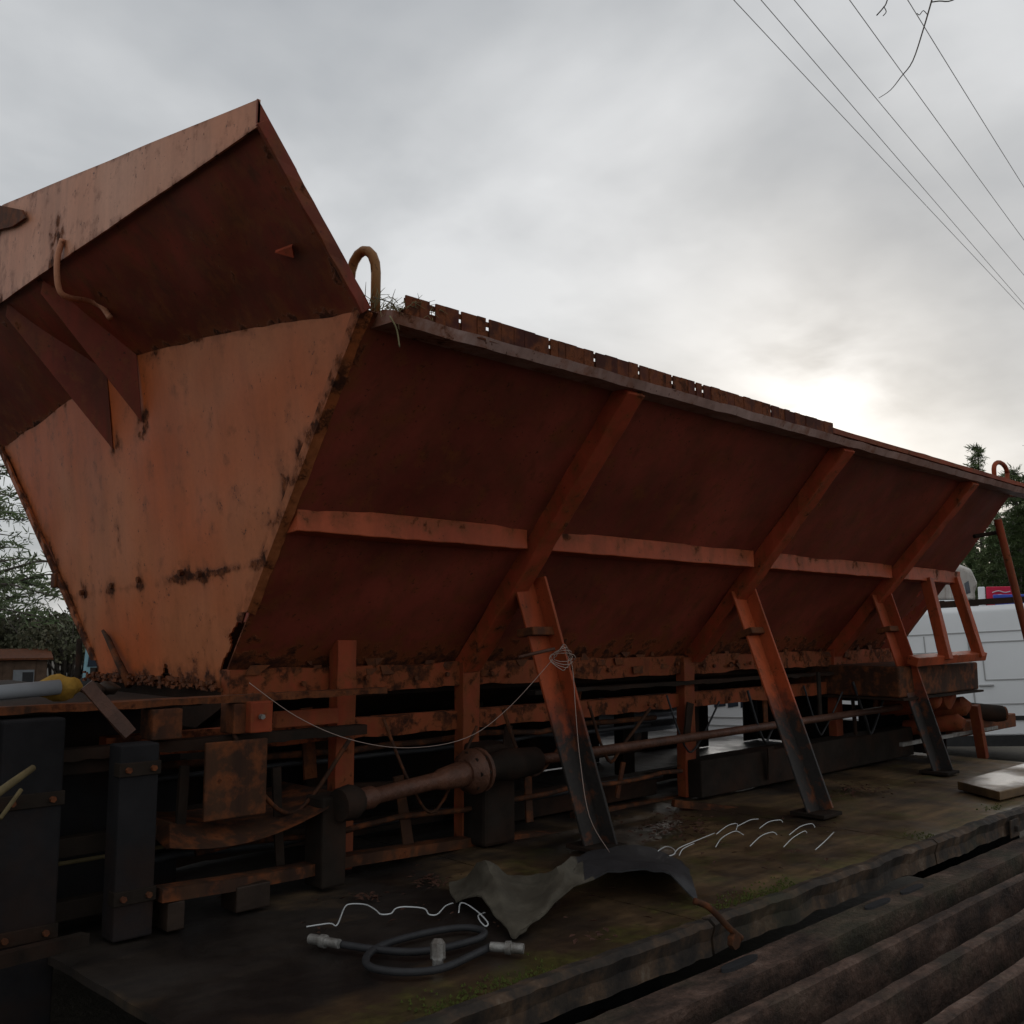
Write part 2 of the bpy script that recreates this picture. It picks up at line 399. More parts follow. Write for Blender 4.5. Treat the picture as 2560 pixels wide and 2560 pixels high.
# ------------------------------------------------------------------ flatbed trailer
DZ = 0.8; DY0 = 1.64; DY1 = 5.1; DX0 = 0.97; DX1 = 6.5
tr = thing('flatbed_trailer', 'old flatbed trailer with wet brown plywood deck under the orange hopper', 'trailer', (3.7, 3.4, 0))
xs = [DX0, 2.36, 3.82, 5.26, DX1]
for i in range(4):
    x0, x1 = xs[i] + .004, xs[i + 1] - .004
    nu, nv = 26, 50
    def fn(u, v, x0=x0, x1=x1):
        x = x0 + (x1 - x0) * u; y = DY0 + (DY1 - DY0) * v
        if i == 0: x += 0.03 * (1 - u) * max(0, 1 - v * 2.4)
        return (x, y, DZ + 0.006 * nz((x, y, 0), 2.2) + 0.003 * nz((x, y, 0), 9))
    def moss_shade(u, v):
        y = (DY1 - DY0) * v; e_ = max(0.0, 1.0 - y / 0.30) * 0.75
        return e_ if i == 0 and u < .6 else max(e_, .42 * min(1, max(0, 1 - (y - .85) / .6)) * (1 if i else (u - .6) / .4))  # moss along the edge; low values take the painted shade
    MB().sheet(fn, nu, nv, (0, 0, -0.02), moss_shade).build('deck_board', M_deckshade, tr, smooth='auto')
# edge channel in bent lengths, its top lip just proud of the boards
for i in range(4):
    x0, x1 = xs[i] + (0.04 if i == 0 else 0.006), xs[i + 1] - 0.006
    m = MB(); rows = []
    for k in range(71):
        x = x0 + (x1 - x0) * k / 70; a = .014 * nz((x, 0, 3), 3.0) + .006 * nz((x, 2, 3), 14); b = .010 * nz((x, 7, 3), 5.0) + .005 * nz((x, 9, 3), 19); c = .012 * nz((x, 5, 8), 7)
        rows.append([(x, DY0 - .030 + a + c, DZ - .075 + b), (x, DY0 - .002, DZ - .085), (x, DY0 - .002, DZ + .002), (x, DY0 + .012 + a, DZ + .010 + b * .6), (x, DY0 - .018 + a, DZ + .014 + b), (x, DY0 - .036 + a, DZ + .001 + b), (x, DY0 - .024 + a + c, DZ - .035 + b)])
    m.loft(rows, cap=True).build('edge_channel', M_edge, tr)
for x in (4.6,):
    m = MB(); m.box((x - .05, DY0 - .047, DZ - .085), (x + .05, DY0 - .040, DZ - .01))
    m.box((x - .012, DY0 - .062, DZ - .06), (x + .012, DY0 - .046, DZ - .036)); m.build('edge_bracket', M_edge, tr, bevel=.004)
for y in (2.2, 4.5): MB().beam((DX0 + .1, y, .66), (DX1 - .1, y, .66), .1, .2).build('chassis_beam', M_dark, tr, bevel=.006)
for k in range(6): 
    x = DX0 + .3 + k * .98
    MB().box((x, DY0 + .02, .70), (x + .07, DY1 - .02, .765)).build('cross_member', M_dark, tr)
for x in (2.2, 5.2):
    MB().tube([(x, 2.0, .38), (x, 4.7, .38)], .05, 10).build('axle', M_dark, tr)
    for y in (2.0, 4.7):
        MB().beam((x, y + (.2 if y < 3 else -.2), .38), (x, y + (.2 if y < 3 else -.2), .58), .12, .12, (1, 0, 0)).build('spring_mount', M_dark, tr)
        wv = MB(); rows = []
        for (yy, rr) in ((-.11, .24), (-.12, .33), (-.08, .375), (.08, .375), (.12, .33), (.11, .24)):
            rows.append([(x + rr * math.cos(a), y + yy, .38 + rr * math.sin(a)) for a in [2 * math.pi * q / 24 for q in range(24)]])
        wv.loft(rows, cap=True); wo = wv.build('wheel', M_tyre, tr, smooth='auto')
        hb = MB().tube([(x, y - .125, .38), (x, y + .125, .38)], .17, 16)
        hb.build('hub', M_dark, wo)

# lever latch hanging on the deck edge
lt = thing('edge_latch', 'bent rusty drop latch hanging from the mossy trailer deck edge', 'latch', tuple(ony(1345, 1740, DY0 - .07)))
p0 = ony(1338, 1712, DY0 - .05)
MB().tube(spline([ony(1310, 1700, DY0 - .03), p0, ony(1375, 1750, DY0 - .075), ony(1398, 1770, DY0 - .08)], 5), .009, 8).build('lever', M_grime, lt, smooth=True)
c_ = ony(1385, 1775, DY0 - .08)
MB().tube([c_ + Vector((0, -.008, 0)), c_ + Vector((0, .008, 0))], .022, 7).build('hook_plate', M_grime, lt, smooth='auto')

# ------------------------------------------------------------------ steel beam stack in front
BT = 0.60
def beam_profile(kind_, y, w, zt, h):
    t = .012
    if kind_ == 'c':   # channel lying open side down, flat top
        return [(y - w / 2, zt), (y + w / 2, zt), (y + w / 2, zt - h), (y + w / 2 - t, zt - h), (y + w / 2 - t, zt - t), (y - w / 2 + t, zt - t), (y - w / 2 + t, zt - h), (y - w / 2, zt - h)]
    if kind_ == 'r':
        a = w / 2
        return [(y - a, zt - h), (y - a, zt - .135), (y - .024, zt - .120), (y - .019, zt - .005), (y - .013, zt), (y + .014, zt), (y + .019, zt - .006), (y + .024, zt - .120), (y + a, zt - .135), (y + a, zt - h)]
    a = w / 2; b = .014
    return [(y - a, zt), (y + a, zt), (y + a, zt - t), (y + b, zt - t - .012), (y + b, zt - h + t + .012), (y + a, zt - h + t), (y + a, zt - h), (y - a, zt - h), (y - a, zt - h + t), (y - b, zt - h + t + .012), (y - b, zt - t - .012), (y - a, zt - t)]
row_y = [1.535, 1.365, 1.20, 1.035, 0.875, 0.715, 0.555]
row_z = [0.706, 0.700, 0.697, 0.694, 0.692, 0.690, 0.688]
row_w = [.110, .150, .150, .150, .150, .150, .150]
labels = ['slotted rusty steel channel lying beside the trailer deck edge', 'rusty steel beam next to the slotted channel',
          'rusty steel beam second from the slotted channel', 'rusty steel beam third from the slotted channel',
          'rusty steel beam fourth from the slotted channel', 'rusty steel beam fifth from the slotted channel', 'outermost rusty steel beam of the stack top']
for r_, (y, zt, wd) in enumerate(zip(row_y, row_z, row_w)):
    m = MB(); x0 = .1 + R.uniform(-.2, .1); x1 = 8.6 + R.uniform(-.5, .3); rows = []
    prof = beam_profile('c' if r_ == 0 else 'r', 0, wd, 0, (zt - .468) if r_ else .15)
    for k in range(140):
        x = x0 + (x1 - x0) * k / 139
        dy = .008 * nz((x, r_ * 9, 0), .7) + .0025 * nz((x, r_ * 5, 2), 9); dz = .005 * nz((x, r_ * 3, 9), .8)
        rows.append([(x, y + py + dy + .0035 * nz((x, py * 60, r_), 14), zt + pz + dz + .003 * nz((x, pz * 60, r_ + 5), 16)) for py, pz in prof])
    m.loft(rows, cap=True)
    o = m.build('steel_beam', M_beam[r_ % 2], None)
    tag(o, labels[r_], 'beam', 'steel beams stacked beside the trailer')
    if r_ == 0:
        for (px, py) in ((1685, 1672), (1610, 1697), (1330, 1800)):
            c = onz(px, py, zt + .003)
            s_ = MB(); ring = [(c.x + .055 * math.cos(a) + math.copysign(.03, math.cos(a)), y + .012 + .015 * math.sin(a)) for a in [2 * math.pi * q / 16 + .01 for q in range(16)]]
            s_.loft([[(a, b, zt + .0085) for a, b in ring], [(a, b, zt - .004) for a, b in ring]], cap=True)
            s_.build('slot', M_hose, o)
    if r_ == 0: continue
for x in (.8, 3.2, 5.6, 7.9):
    o = MB().box((x, 1.495, .468), (x + .09, 1.575, .690)).build('packing_block', M_timber); tag(o, 'dark packing block under the slotted channel', 'timber', 'packing blocks under the channel')
# lower layers and bearers, resting on the ground
for q in range(3):
    for i in range(6):
        y = 1.42 - i * .165; z = .4575 - q * .107
        m = MB().loft([[(x, y + py, z + pz) for py, pz in beam_profile('i', 0, .11, 0, .105)] for x in (.0 + R.uniform(0, .2), 8.4)], cap=True)
        o = m.build('steel_beam', M_beam[(i + q) % 2]); tag(o, 'rusty steel beam in a lower layer under the stack top', 'beam', 'lower steel beams of the stack')
for x in (.8, 3.2, 5.6, 7.9):
    o = MB().box((x, .45, .46), (x + .09, 1.40, .4665)).build('packing_strip', M_timber); tag(o, 'thin wet timber strip packed between the beam layers', 'timber', 'packing strips between beams')
    o = MB().box((x, .4, 0), (x + .12, 1.6, .1365)).build('timber_bearer', M_timber, bevel=.006); tag(o, 'dark timber bearer on the ground under the beam stack', 'timber', 'bearers under the beams')

# ------------------------------------------------------------------ the hopper
TZ = 2.408; TY = 2.008; KS = .92; BZ = 1.46; YC = 3.37
def wy(z): return TY + KS * (TZ - z)
def wallp(px, py, off=0): return hit(px, py, (0, 1, KS), TY - off + KS * TZ)
def endx(z): return 1.453 + .132 * (TZ - z)
def endp(px, py, off=0): return hit(px, py, (1, 0, .132), 1.453 - off + .132 * TZ)
WN = Vector((0, -1, -KS)).normalized()     # outward normal of the near wall
EN = Vector((-1, 0, -.132)).normalized()   # outward normal of the end plate
hp = thing('spreader_hopper', 'large rusty orange grit spreader hopper with V-shaped body on splayed legs', 'hopper', (3.8, YC, DZ))
def far_x(z): return 6.10 + .28 * (TZ - z) / .95
# near and far side panels
def side_fn(sgn):
    def fn(u, v):
        z = BZ + (TZ - BZ) * v
        x = endx(z) + .004 + (far_x(z) - endx(z) - .008) * u
        y = wy(z) if sgn > 0 else 2 * YC - wy(z)
        d = .016 * nz((x * 1.1, z * 1.4, 0), 1.5, 3) + .007 * nz((x, z, 0), 4, 8) + .0025 * nz((x, z, 0), 11, 4)
        return Vector((x, y, z)) + Vector((WN.x, WN.y * sgn, WN.z)) * d
    return fn
def side_rust(u, v):
    r = max(0, 1 - v / .16) * .95 + max(0, (v - .94) / .06) * .5 + max(0, 1 - u / .02) * .5
    if u > .9: r = max(r, max(0, 1 - v / .45) * .8)
    return min(1.0, r)
def side_hole(u, v):
    x = .9 + .1
    # rusted-through openings beside the far end frame
    du = (u - .972) / .030; dv = (v - .12 + .035 * math.sin(u * 140)) / .20
    if du * du + dv * dv < 1.0 and u < .995: return True
    d2 = ((u - .9435) / .0035) ** 2 + ((v - .36) / .02) ** 2
    return d2 < 1
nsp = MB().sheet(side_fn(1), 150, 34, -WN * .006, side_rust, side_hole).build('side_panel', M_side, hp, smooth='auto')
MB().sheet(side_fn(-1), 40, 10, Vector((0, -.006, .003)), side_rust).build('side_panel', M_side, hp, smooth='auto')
# front end plate with ragged, rusted-through foot
def top_z(y): return 2.41 + .146 * max(0, 1 - abs(y - 3.30) / 1.36)
bolts = [(215, 1105), (266, 1093), (345, 1080), (380, 1083), (158, 1118)]
bolts3 = [endp(*b) for b in bolts]; tips3 = [endp(215, 848), endp(268, 797)]
seamA = endp(130, 1130); seamB = endp(440, 1072)
def ragged(u): return .028 * nz((u * 26, 1, 0)) + .02 * nz((u * 60, 5, 0)) + (.062 * math.exp(-((u - .42) / .045) ** 2)) + (.05 * math.exp(-((u - .12) / .03) ** 2))
def end_fn(u, v):
    z0 = BZ - .050 + .45 * ragged(u)
    yb0 = wy(BZ) + .004; yb1 = 2 * YC - yb0
    # width at height z
    y_top0, y_top1 = TY + .002, 2 * YC - TY - .002
    zc = z0 + (TZ - z0) * v; zc2 = max(zc, BZ)
    ya = wy(zc2) + .002; yb = 2 * YC - ya
    y = ya + (yb - ya) * u
    z = z0 + (top_z(y) - z0) * v
    d = .010 * nz((y, z, 0), 1.7, 5) + .004 * nz((y, z, 0), 6, 2)
    return Vector((endx(z), y, z)) + EN * d
def end_rust(u, v):
    p = end_fn(u, v)
    r = .8 * max(0, 1 - v / .09) + .55 * max(0, 1 - (1 - v) / .03)
    r += (.95 if v < .72 else .35) * max(0, 1 - u / .05) + .7 * max(0, 1 - (1 - u) / .05)
    for b in bolts3:
        d = p - b
        r += 1.0 * max(0, 1 - Vector((0, d.y, d.z)).length / .06)
        if d.z < 0: r += .22 * max(0, 1 - abs(d.y) / .018) * max(0, 1 + d.z / .25)
    for b in tips3:
        d = p - b; r += 1.1 * max(0, 1 - d.length / .085)
        if d.z < 0: r += .30 * max(0, 1 - abs(d.y) / .022) * max(0, 1 + d.z / .5)
    s_ = seamA + (seamB - seamA) * ((p.y - seamA.y) / (seamB.y - seamA.y))
    r += 1.0 * max(0, 1 - abs(p.z - s_.z) / .024) * (1.0 if p.y < 3.25 else .45)
    q = endp(228, 1030); r += .75 * max(0, 1 - abs(p.y - q.y) / .03) * max(0, 1 - abs(p.z - q.z) / .11)
    return min(1.0, r)
MB().sheet(end_fn, 110, 80, -EN * .006, end_rust, lambda u, v: (v < .04 and abs(u - .42) < .03 - .5 * v + .01 * math.sin(v * 190)) or (v < .19 and u < (.030 + .03 * nz((1, 7, v), 22) - .1 * max(0, v - .12)))).build('end_panel', M_end, hp, smooth='auto')
# lap seam and corner strap along the near end corner
def ed(y, z, o): return Vector((endx(z), y, z)) + EN * o
for k, b in enumerate(bolts3):
    m = MB().tube([b + EN * .002, b + EN * .016], .011, 6); m.build('bolt', M_rust, hp)
rows = []
for k in range(41):
    z = BZ + .19 + (TZ - BZ - .19) * k / 40; y = wy(z); j = .006 * nz((0, 0, z), 14) + .003 * nz((3, 0, z), 40)
    c = Vector((endx(z), y, z))
    wv_ = .022 + .006 * nz((9, 2, z), 20)
    rows.append([c + EN * .012 + Vector((0, -.012, 0)), c + EN * .012 + Vector((0, .028 + j, 0)), c + EN * .003 + Vector((0, .03 + j, 0)), c + WN * .008 + Vector((.02 + j, 0, 0)), c + WN * .016 + Vector((.018 + j, 0, 0))])
m = MB().loft(rows, cap=True); m.a = [.55] * len(m.a); m.build('corner_strap', M_end, hp, smooth='auto')
rows = []
for k in range(31):
    z = BZ + .02 + (TZ - BZ - .02) * k / 30; y = 2 * YC - wy(z); j = .006 * nz((5, 0, z), 14)
    c = Vector((endx(z), y, z))
    rows.append([c + EN * .012 + Vector((0, .014, 0)), c + EN * .012 + Vector((0, -.03 + j, 0)), c + EN * .003 + Vector((0, -.032 + j, 0)), c + Vector((.02, .014, 0))])
m = MB().loft(rows, cap=True); m.a = [.8] * len(m.a); m.build('corner_strap', M_end, hp, smooth='auto')
bl = endp(78, 1098); bl.y = 2 * YC - wy(bl.z) + .03
MB().box((bl.x - .02, bl.y - .03, bl.z - .03), (bl.x + .04, bl.y + .02, bl.z + .03)).build('corner_lug', M_rust, hp, bevel=.006)
# far end plate
MB().plate([(far_x(BZ), wy(BZ) + .01, BZ), (far_x(BZ), 2 * YC - wy(BZ) - .01, BZ), (far_x(TZ), 2 * YC - TY - .01, TZ), (far_x(TZ), TY + .01, TZ)], (-.006, 0, 0)).build('end_panel', M_side, hp)
# flare over the front end: two panels folded at the middle, lip, fascia
LX = 1.146; LZ = 2.792; MY = 3.30
for sg in (0, 1):
    y0 = TY if sg == 0 else 2 * YC - TY
    A = Vector((endx(2.41) - .002, y0, 2.41)); Bm = Vector((endx(2.556) - .002, MY, 2.556))
    Pm = Vector((LX, MY + .04, LZ)); P0 = Vector((LX, y0, LZ))
    nrm_ = (Bm - A).cross(P0 - A).normalized()
    if nrm_.z > 0: nrm_ = -nrm_
    def ff(u, v):
        v2 = -.035 + 1.05 * v; p = A.lerp(Bm, u) * (1 - v2) + P0.lerp(Pm, u) * v2
        return p + nrm_ * (.012 * nz(p, 2.4, 4) + .005 * nz(p, 7, 1)) * (1 - v ** 3)
    def fr(u, v): return .7 * max(0, 1 - v / .12) + .6 * max(0, 1 - u / .05) + .3 * max(0, 1 - (1 - v) / .1)
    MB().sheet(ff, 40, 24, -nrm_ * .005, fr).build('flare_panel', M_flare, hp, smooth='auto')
    if sg == 0:
        m = MB(); d = (P0 - A).normalized()
        m.beam(A + Vector((0, -.006, 0)) - d * .01, P0 + Vector((0, -.006, 0)) + d * .0, .012, .035, nrm_, 12, .002)
        m.build('flare_flange', M_flare, hp, bevel=.002)
def ftop(y):
    if y < 3.85: return 2.858 + .1715 * (y - 2.065)
    return 3.164 - .30 * (y - 3.85)
def fas(u, v):
    y = TY - .004 + (2 * YC - 2 * TY + .008) * u
    z = LZ - .014 + (ftop(y) - LZ + .014) * v
    return (LX - .006 - .0 * v + .006 * nz((y, z, 0), 2.5, 6), y, z)
def fasr(u, v):
    y = TY + (2 * YC - 2 * TY) * u
    r = .45 * max(0, 1 - v / .12) + .35 * max(0, 1 - (1 - v) / .08)
    q = onx(115, 455, LX); d = math.hypot(y - q.y, LZ + (ftop(y) - LZ) * v - q.z); r += .9 * max(0, 1 - d / .11)
    r += .6 * max(0, 1 - abs(y - 3.9) / .16)
    return min(1, r)
MB().sheet(fas, 90, 14, (-.006, 0, 0), fasr).build('fascia', M_fascia, hp, smooth='auto')
MB().plate([(LX - .012, TY - .004, LZ - .004), (LX - .012, TY - .004, ftop(TY)), (LX + .10, TY - .004, ftop(TY) - .14), (LX + .012, TY - .004, LZ - .004)], (0, .006, 0)).build('fascia_return', M_flare, hp)
# dark rusted bracket folded over the fascia
q0 = onx(-20, 384, LX - .02); q1 = onx(45, 397, LX - .02); q2 = onx(52, 412, LX - .02); q3 = onx(28, 428, LX - .02); q4 = onx(-5, 436, LX - .02); q5 = onx(-60, 455, LX - .02); q6 = onx(-80, 390, LX - .02)
MB().plate([q0, q1, q2, q3, q4, q5, q6], (-.008, 0, 0)).build('torn_bracket', M_rust, hp)
# gussets under the flare
for (tip, lipY, bY) in ((endp(270, 797), 3.44, 3.30), (endp(215, 848), 3.79, 3.55)):
    lp = Vector((LX + .012, lipY, LZ - .012)); bz_ = top_z(bY); b_ = Vector((endx(bz_) - .005, bY, bz_ + .01)); t_ = tip + EN * .004
    lo_ = Vector((LX + .010, lipY + .01, LZ - .06))
    nn = (b_ - lp).cross(t_ - lp).normalized() * .008
    MB().plate([lp, b_, t_, lo_], nn).build('gusset', M_flare, hp, bevel=.001)
# bent hook rod on the lip
pts = [onx(118, 452, LX - .02), onx(108, 490, LX - .03), onx(110, 540, LX - .02), onx(125, 560, LX + .01), onx(165, 568, LX + .10), onx(190, 577, LX + .14), onx(208, 600, LX + .15)]
MB().tube(spline(pts, 6), .010, 8).build('hook_rod', M_fascia, hp, smooth=True)
# torn tab on the flare
tp = [Vector(hit(x, y, (.8, 0, .6), .8 * 1.33 + .6 * 2.56)) for x, y in ((520, 472), (556, 482), (552, 460), (566, 488))]
MB().plate([tp[0], tp[1], tp[2]], (-.006, -.006, -.01)).build('torn_tab', M_rib, hp)

# top rails
RX0 = 1.50; RX1 = 6.34
def rail(y, sgn, name, mat):
    m = MB(); rows = []
    for k in range(90):
        x = RX0 + (RX1 - RX0) * k / 89; a = .006 * nz((x, y, 0), 3) + .004 * nz((x, y, 4), 13); b = .005 * nz((x, y, 8), 8)
        rows.append([(x, y - .050 * sgn + a, 2.372 + b), (x, y + .03 * sgn, 2.374), (x, y + .03 * sgn, 2.412), (x, y - .02 * sgn, 2.413), (x, y - .064 * sgn + a, 2.400 + b)])
    m.loft(rows, cap=True); m.a = [.15 + .5 * max(0, nz((p.x, p.y, 1), 2.0)) + (.45 if p.x < 1.8 else 0) for p in m.v]; return m.build(name, mat, hp, smooth='auto')
rail(TY, 1, 'top_rail', M_top); rail(2 * YC - TY, -1, 'top_rail', M_top)
MB().beam((RX1 - .05, TY + .03, 2.41), (RX1 - .05, 2 * YC - TY - .03, 2.41), .06, .05).build('cross_rail', M_rust, hp)
# upper lip plate behind the rail, far half
MB().beam((3.83, TY - .035, 2.424), (RX1 - .1, TY - .035, 2.424), .03, .022, (0, 0, 1), 24, .0015).build('lip_strip', M_rustred, hp)
# ribs
RIB = [2.52, 3.99, 5.405]
for x in RIB:
    a = Vector((x, wy(2.402), 2.402)) + WN * .030; b = Vector((x + .05, wy(BZ + .02), BZ + .02)) + WN * .034
    m = MB().beam(a, b, .085, .066, WN, 18, .0025); m.a = [.25] * len(m.a)
    m.build('rib', M_rib, hp, bevel=.004)
    a2 = Vector((x, 2 * YC - a.y, a.z)); b2 = Vector((x, 2 * YC - b.y, b.z))
    MB().beam(a2, b2, .085, .066, (0, 1, -KS)).build('rib', M_rib, hp)
# waist rail in lengths between the ribs, proud triangular ledge
WZ = 1.90
cuts = [endx(WZ) + .02] + RIB + [far_x(WZ) + .07]
for i in range(4):
    x0 = cuts[i] + (.043 if i else 0); x1 = cuts[i + 1] - (.043 if i < 3 else 0)
    m = MB(); rows = []
    nseg = 26
    for k in range(nseg + 1):
        x = x0 + (x1 - x0) * k / nseg; j = .003 * nz((x, 1, 1), 9) + .003 * nz((x, 4, 2), 25); yb = wy(WZ) - .052
        rows.append([(x, yb + .002, WZ - .024 + j), (x, wy(WZ - .03) - .002, WZ - .03), (x, wy(WZ + .05) - .002, WZ + .052), (x, yb + .004 + abs(j) * 2, WZ + .036 - abs(j) * 3)])
    m.loft(rows, cap=True)
    m.a = [.42 if p.z > WZ + .02 else .0 for p in m.v]
    m.build('waist_rail', M_rail, hp, smooth='auto', bevel=.003)
# splayed legs: channel section, orange above, dark lower sleeve
feet = [onz(1128, 1606, DZ), onz(1543, 1542, DZ), onz(1775, 1462, DZ)]
tops = [wallp(985, 1092, .03), wallp(1390, 1117, .03), wallp(1652, 1123, .03)]
for i in range(3):
    t_, f_ = tops[i], Vector(feet[i]); f_.z = DZ + .012
    f_.y += .02
    d = (f_ - t_).normalized(); sx = Vector((1, 0, 0)); nb_ = d.cross(sx).normalized()
    if nb_.y > 0: nb_ = -nb_
    def chan(a, b, seg):
        # L section: broad face looking to the camera plus a flange on its right
        m = MB()
        for (o0, o1, w0, w1) in ((-.055, .045, 0, .010), (.045, .057, -.012, .07)):
            rows = []
            for k in range(seg + 1):
                c = a.lerp(b, k / seg); j = .002 * nz((c.x, c.y, c.z), 12)
                rows.append([c + sx * o0 + nb_ * (w0 + j), c + sx * (o1 + j) + nb_ * (w0 + j), c + sx * (o1 + j) + nb_ * w1, c + sx * o0 + nb_ * w1])
            m.loft(rows, cap=True)
        return m
    mid = t_.lerp(f_, .47)
    lg = chan(t_, f_, 30); lg.a = [(t_.z - p.z) / (t_.z - f_.z) for p in lg.v]; lg = lg.build('leg', M_leg, hp, smooth='auto', bevel=.002)
    MB().box((f_.x - .075, f_.y - .09, DZ + .008), (f_.x + .085, f_.y + .07, DZ + .024)).build('foot_plate', M_dark, lg, bevel=.003)
    c = t_.lerp(f_, .20)
    MB().beam(c + sx * -.062 + nb_ * .002, c + sx * .064 + nb_ * .002, .085, .03, d, 1).build('clamp', M_rust, lg, bevel=.004)
    # far side leg
    t2 = Vector((t_.x, 2 * YC - t_.y, t_.z)); f2 = Vector((f_.x, 2 * YC - f_.y, f_.z))
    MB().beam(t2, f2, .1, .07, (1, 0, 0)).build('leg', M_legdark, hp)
# vertical posts below the ribs down to the deck
for (px, py0, py1, w_, yy) in ((648, 1207, 1590, .075, 2.80), (882, 1240, 1560, .085, 2.84), (1292, 1240, 1505, .085, 2.84), (1572, 1225, 1440, .085, 2.84)):
    a = ony(px, py0, yy); 
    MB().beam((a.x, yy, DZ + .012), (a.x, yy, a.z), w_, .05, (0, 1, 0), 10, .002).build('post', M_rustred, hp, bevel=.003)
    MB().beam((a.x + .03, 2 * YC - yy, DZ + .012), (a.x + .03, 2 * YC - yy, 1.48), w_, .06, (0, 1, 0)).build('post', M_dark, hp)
# dark wide back posts next to them
for (px, y_) in ((885, 3.12), (1300, 3.1), (1178, 3.5), (600, 3.3)):
    a = ony(px, 1400, y_); MB().beam((a.x, y_, DZ + .012), (a.x, y_, 1.40), .10 if px != 600 else .06, .06, (0, 1, 0)).build('post', M_dark, hp)
# frame rails
def frame_rail(y, z0, z1, x0, x1, mat, rg, name='frame_rail'):
    m = MB(); rows = []
    for k in range(100):
        x = x0 + (x1 - x0) * k / 99; a = rg * nz((x, y, z0), 9) + rg * .8 * nz((x, y, z0), 27); b = rg * nz((x, y, z1 + 5), 7)
        rows.append([(x, y + a * .5, z0 + a), (x, y + .05, z0), (x, y + .05, z1), (x, y + b * .5, z1 + b)])
    m.loft(rows, cap=True); m.a = [.35] * len(m.a); return m.build(name, mat, hp, smooth='auto')
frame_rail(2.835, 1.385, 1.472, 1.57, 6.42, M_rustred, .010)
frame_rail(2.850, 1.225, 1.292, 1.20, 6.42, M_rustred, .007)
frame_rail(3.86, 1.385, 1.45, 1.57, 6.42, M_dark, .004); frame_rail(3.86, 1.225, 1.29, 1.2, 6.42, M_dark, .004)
frame_rail(2.80, 1.335, 1.352, 2.9, 6.3, M_dark, .006)
# conveyor trough along the bottom
MB().prism([(2.92, 1.44), (3.82, 1.44), (3.80, 1.36), (3.6, 1.27), (3.14, 1.27), (2.94, 1.36)], 1.62, 6.4).build('conveyor_trough', M_dark, hp)
MB().box((1.66, 2.90, 1.15), (1.672, 3.84, 1.62)).build('trough_blocker', M_dark, hp)  # added plate, stops light showing through the rusted holes in the end panel
for k in range(9):
    x = 1.8 + k * .55; MB().box((x, 2.90, 1.245), (x + .05, 3.85, 1.268)).build('trough_strap', M_dark, hp)
# rusted scale hanging along the wall foot
m = MB()
for k in range(150):
    x = R.uniform(1.62, 6.2); y = wy(BZ + .02) - .012; s_ = R.uniform(.006, .02)
    p = Vector((x, y + R.uniform(-.02, .01), BZ + R.uniform(-.05, .03)))
    m.quadbox([p + Vector((R.uniform(-s_, s_) * 1.6 + (a - .5) * s_ * 2, (b - .5) * s_, (c - .5) * s_ * 1.6)) for c in (0, 1) for a, b in ((0, 0), (1, 0), (1, 1), (0, 1))])
for k in range(260):
    y = R.uniform(2.88, 3.9); s_ = R.uniform(.003, .011); p = Vector((endx(BZ) - .012 + R.uniform(-.03, .01), y, BZ - .055 + R.uniform(0, .03)))
    m.quadbox([p + Vector(((a - .5) * s_, R.uniform(-s_, s_) + (b - .5) * s_ * 2, (c - .5) * s_ * 1.2)) for c in (0, 1) for a, b in ((0, 0), (1, 0), (1, 1), (0, 1))])
kind(m.build('rust_scale', M_rust, hp), 'stuff')
# left end: frame ends, blocks, bearing plate, chute
def blk(px0, py0, px1, py1, y, mat, name, dep=.08, par=None):
    a = ony(px0, py1, y); b = ony(px1, py0, y)
    return MB().box((a.x, y, a.z), (b.x, y + dep, b.z)).build(name, mat, par or hp, bevel=.004)
frame_rail(2.66, 1.385, 1.405, 0.35, 2.05, M_grime, .004)
frame_rail(2.70, 1.255, 1.285, 0.35, 2.0, M_dark, .004)
blk(287, 1336, 346, 1398, 2.645, M_grime, 'frame_block')
bb = blk(473, 1322, 516, 1384, 2.63, M_rustred, 'frame_block')
blk(440, 1326, 474, 1386, 2.66, M_rust, 'frame_block')
c = ony(492, 1352, 2.625); MB().tube([c, c + Vector((0, -.014, 0))], .008, 6).build('bolt', M_steel, bb)
blk(384, 1392, 506, 1552, 2.64, M_grime, 'bearing_plate', .012)
blk(520, 1335, 640, 1375, 2.74, M_rustred, 'frame_plate', .02)
m = MB(); rows = []
for k in range(13):
    u = k / 12
    a = ony(320 + 310 * u, 1552 - 60 * u * u + 10 * math.sin(u * 3), 2.72); b = ony(320 + 300 * u, 1600 + 8 * math.sin(u * 3.14) - 75 * u * u, 2.60)
    rows.append([a, b, b + Vector((0, .02, -.006)), a + Vector((0, .3, 0))])
m.loft(rows, cap=True).build('discharge_chute', M_grime, hp, smooth='auto')
# bottom skid frame on the deck
sk = [(300, 1688, 2.56), (430, 1668, 2.60), (560, 1645, 2.66), (660, 1622, 2.72), (900, 1585, 2.80), (1080, 1575, 2.75)]
m = MB(); rows = []
for (a, b, y) in sk:
    c = ony(a, b, y); rows.append([c + Vector((0, -.02, -.018)), c + Vector((0, .04, -.018)), c + Vector((0, .04, .016)), c + Vector((0, -.02, .016))])
m.loft(rows, cap=True).build('skid_rail', M_grime, hp, smooth='auto')
for (a, b, c_, d_, y) in ((315, 1698, 350, 1762, 2.55), (445, 1662, 511, 1745, 2.58)):
    lo = ony(a, d_, y); hi = ony(c_, b, y); MB().box((lo.x, y, DZ + .012), (hi.x, y + .09, hi.z)).build('skid_block', M_timber, hp, bevel=.004)
frame_rail(3.2, .815, .87, 1.2, 6.2, M_dark, .004, 'skid_rail')
MB().beam(ony(1270, 1515, 2.7), ony(1400, 1530, 2.55), .03, .03).build('skid_tie', M_grime, hp)
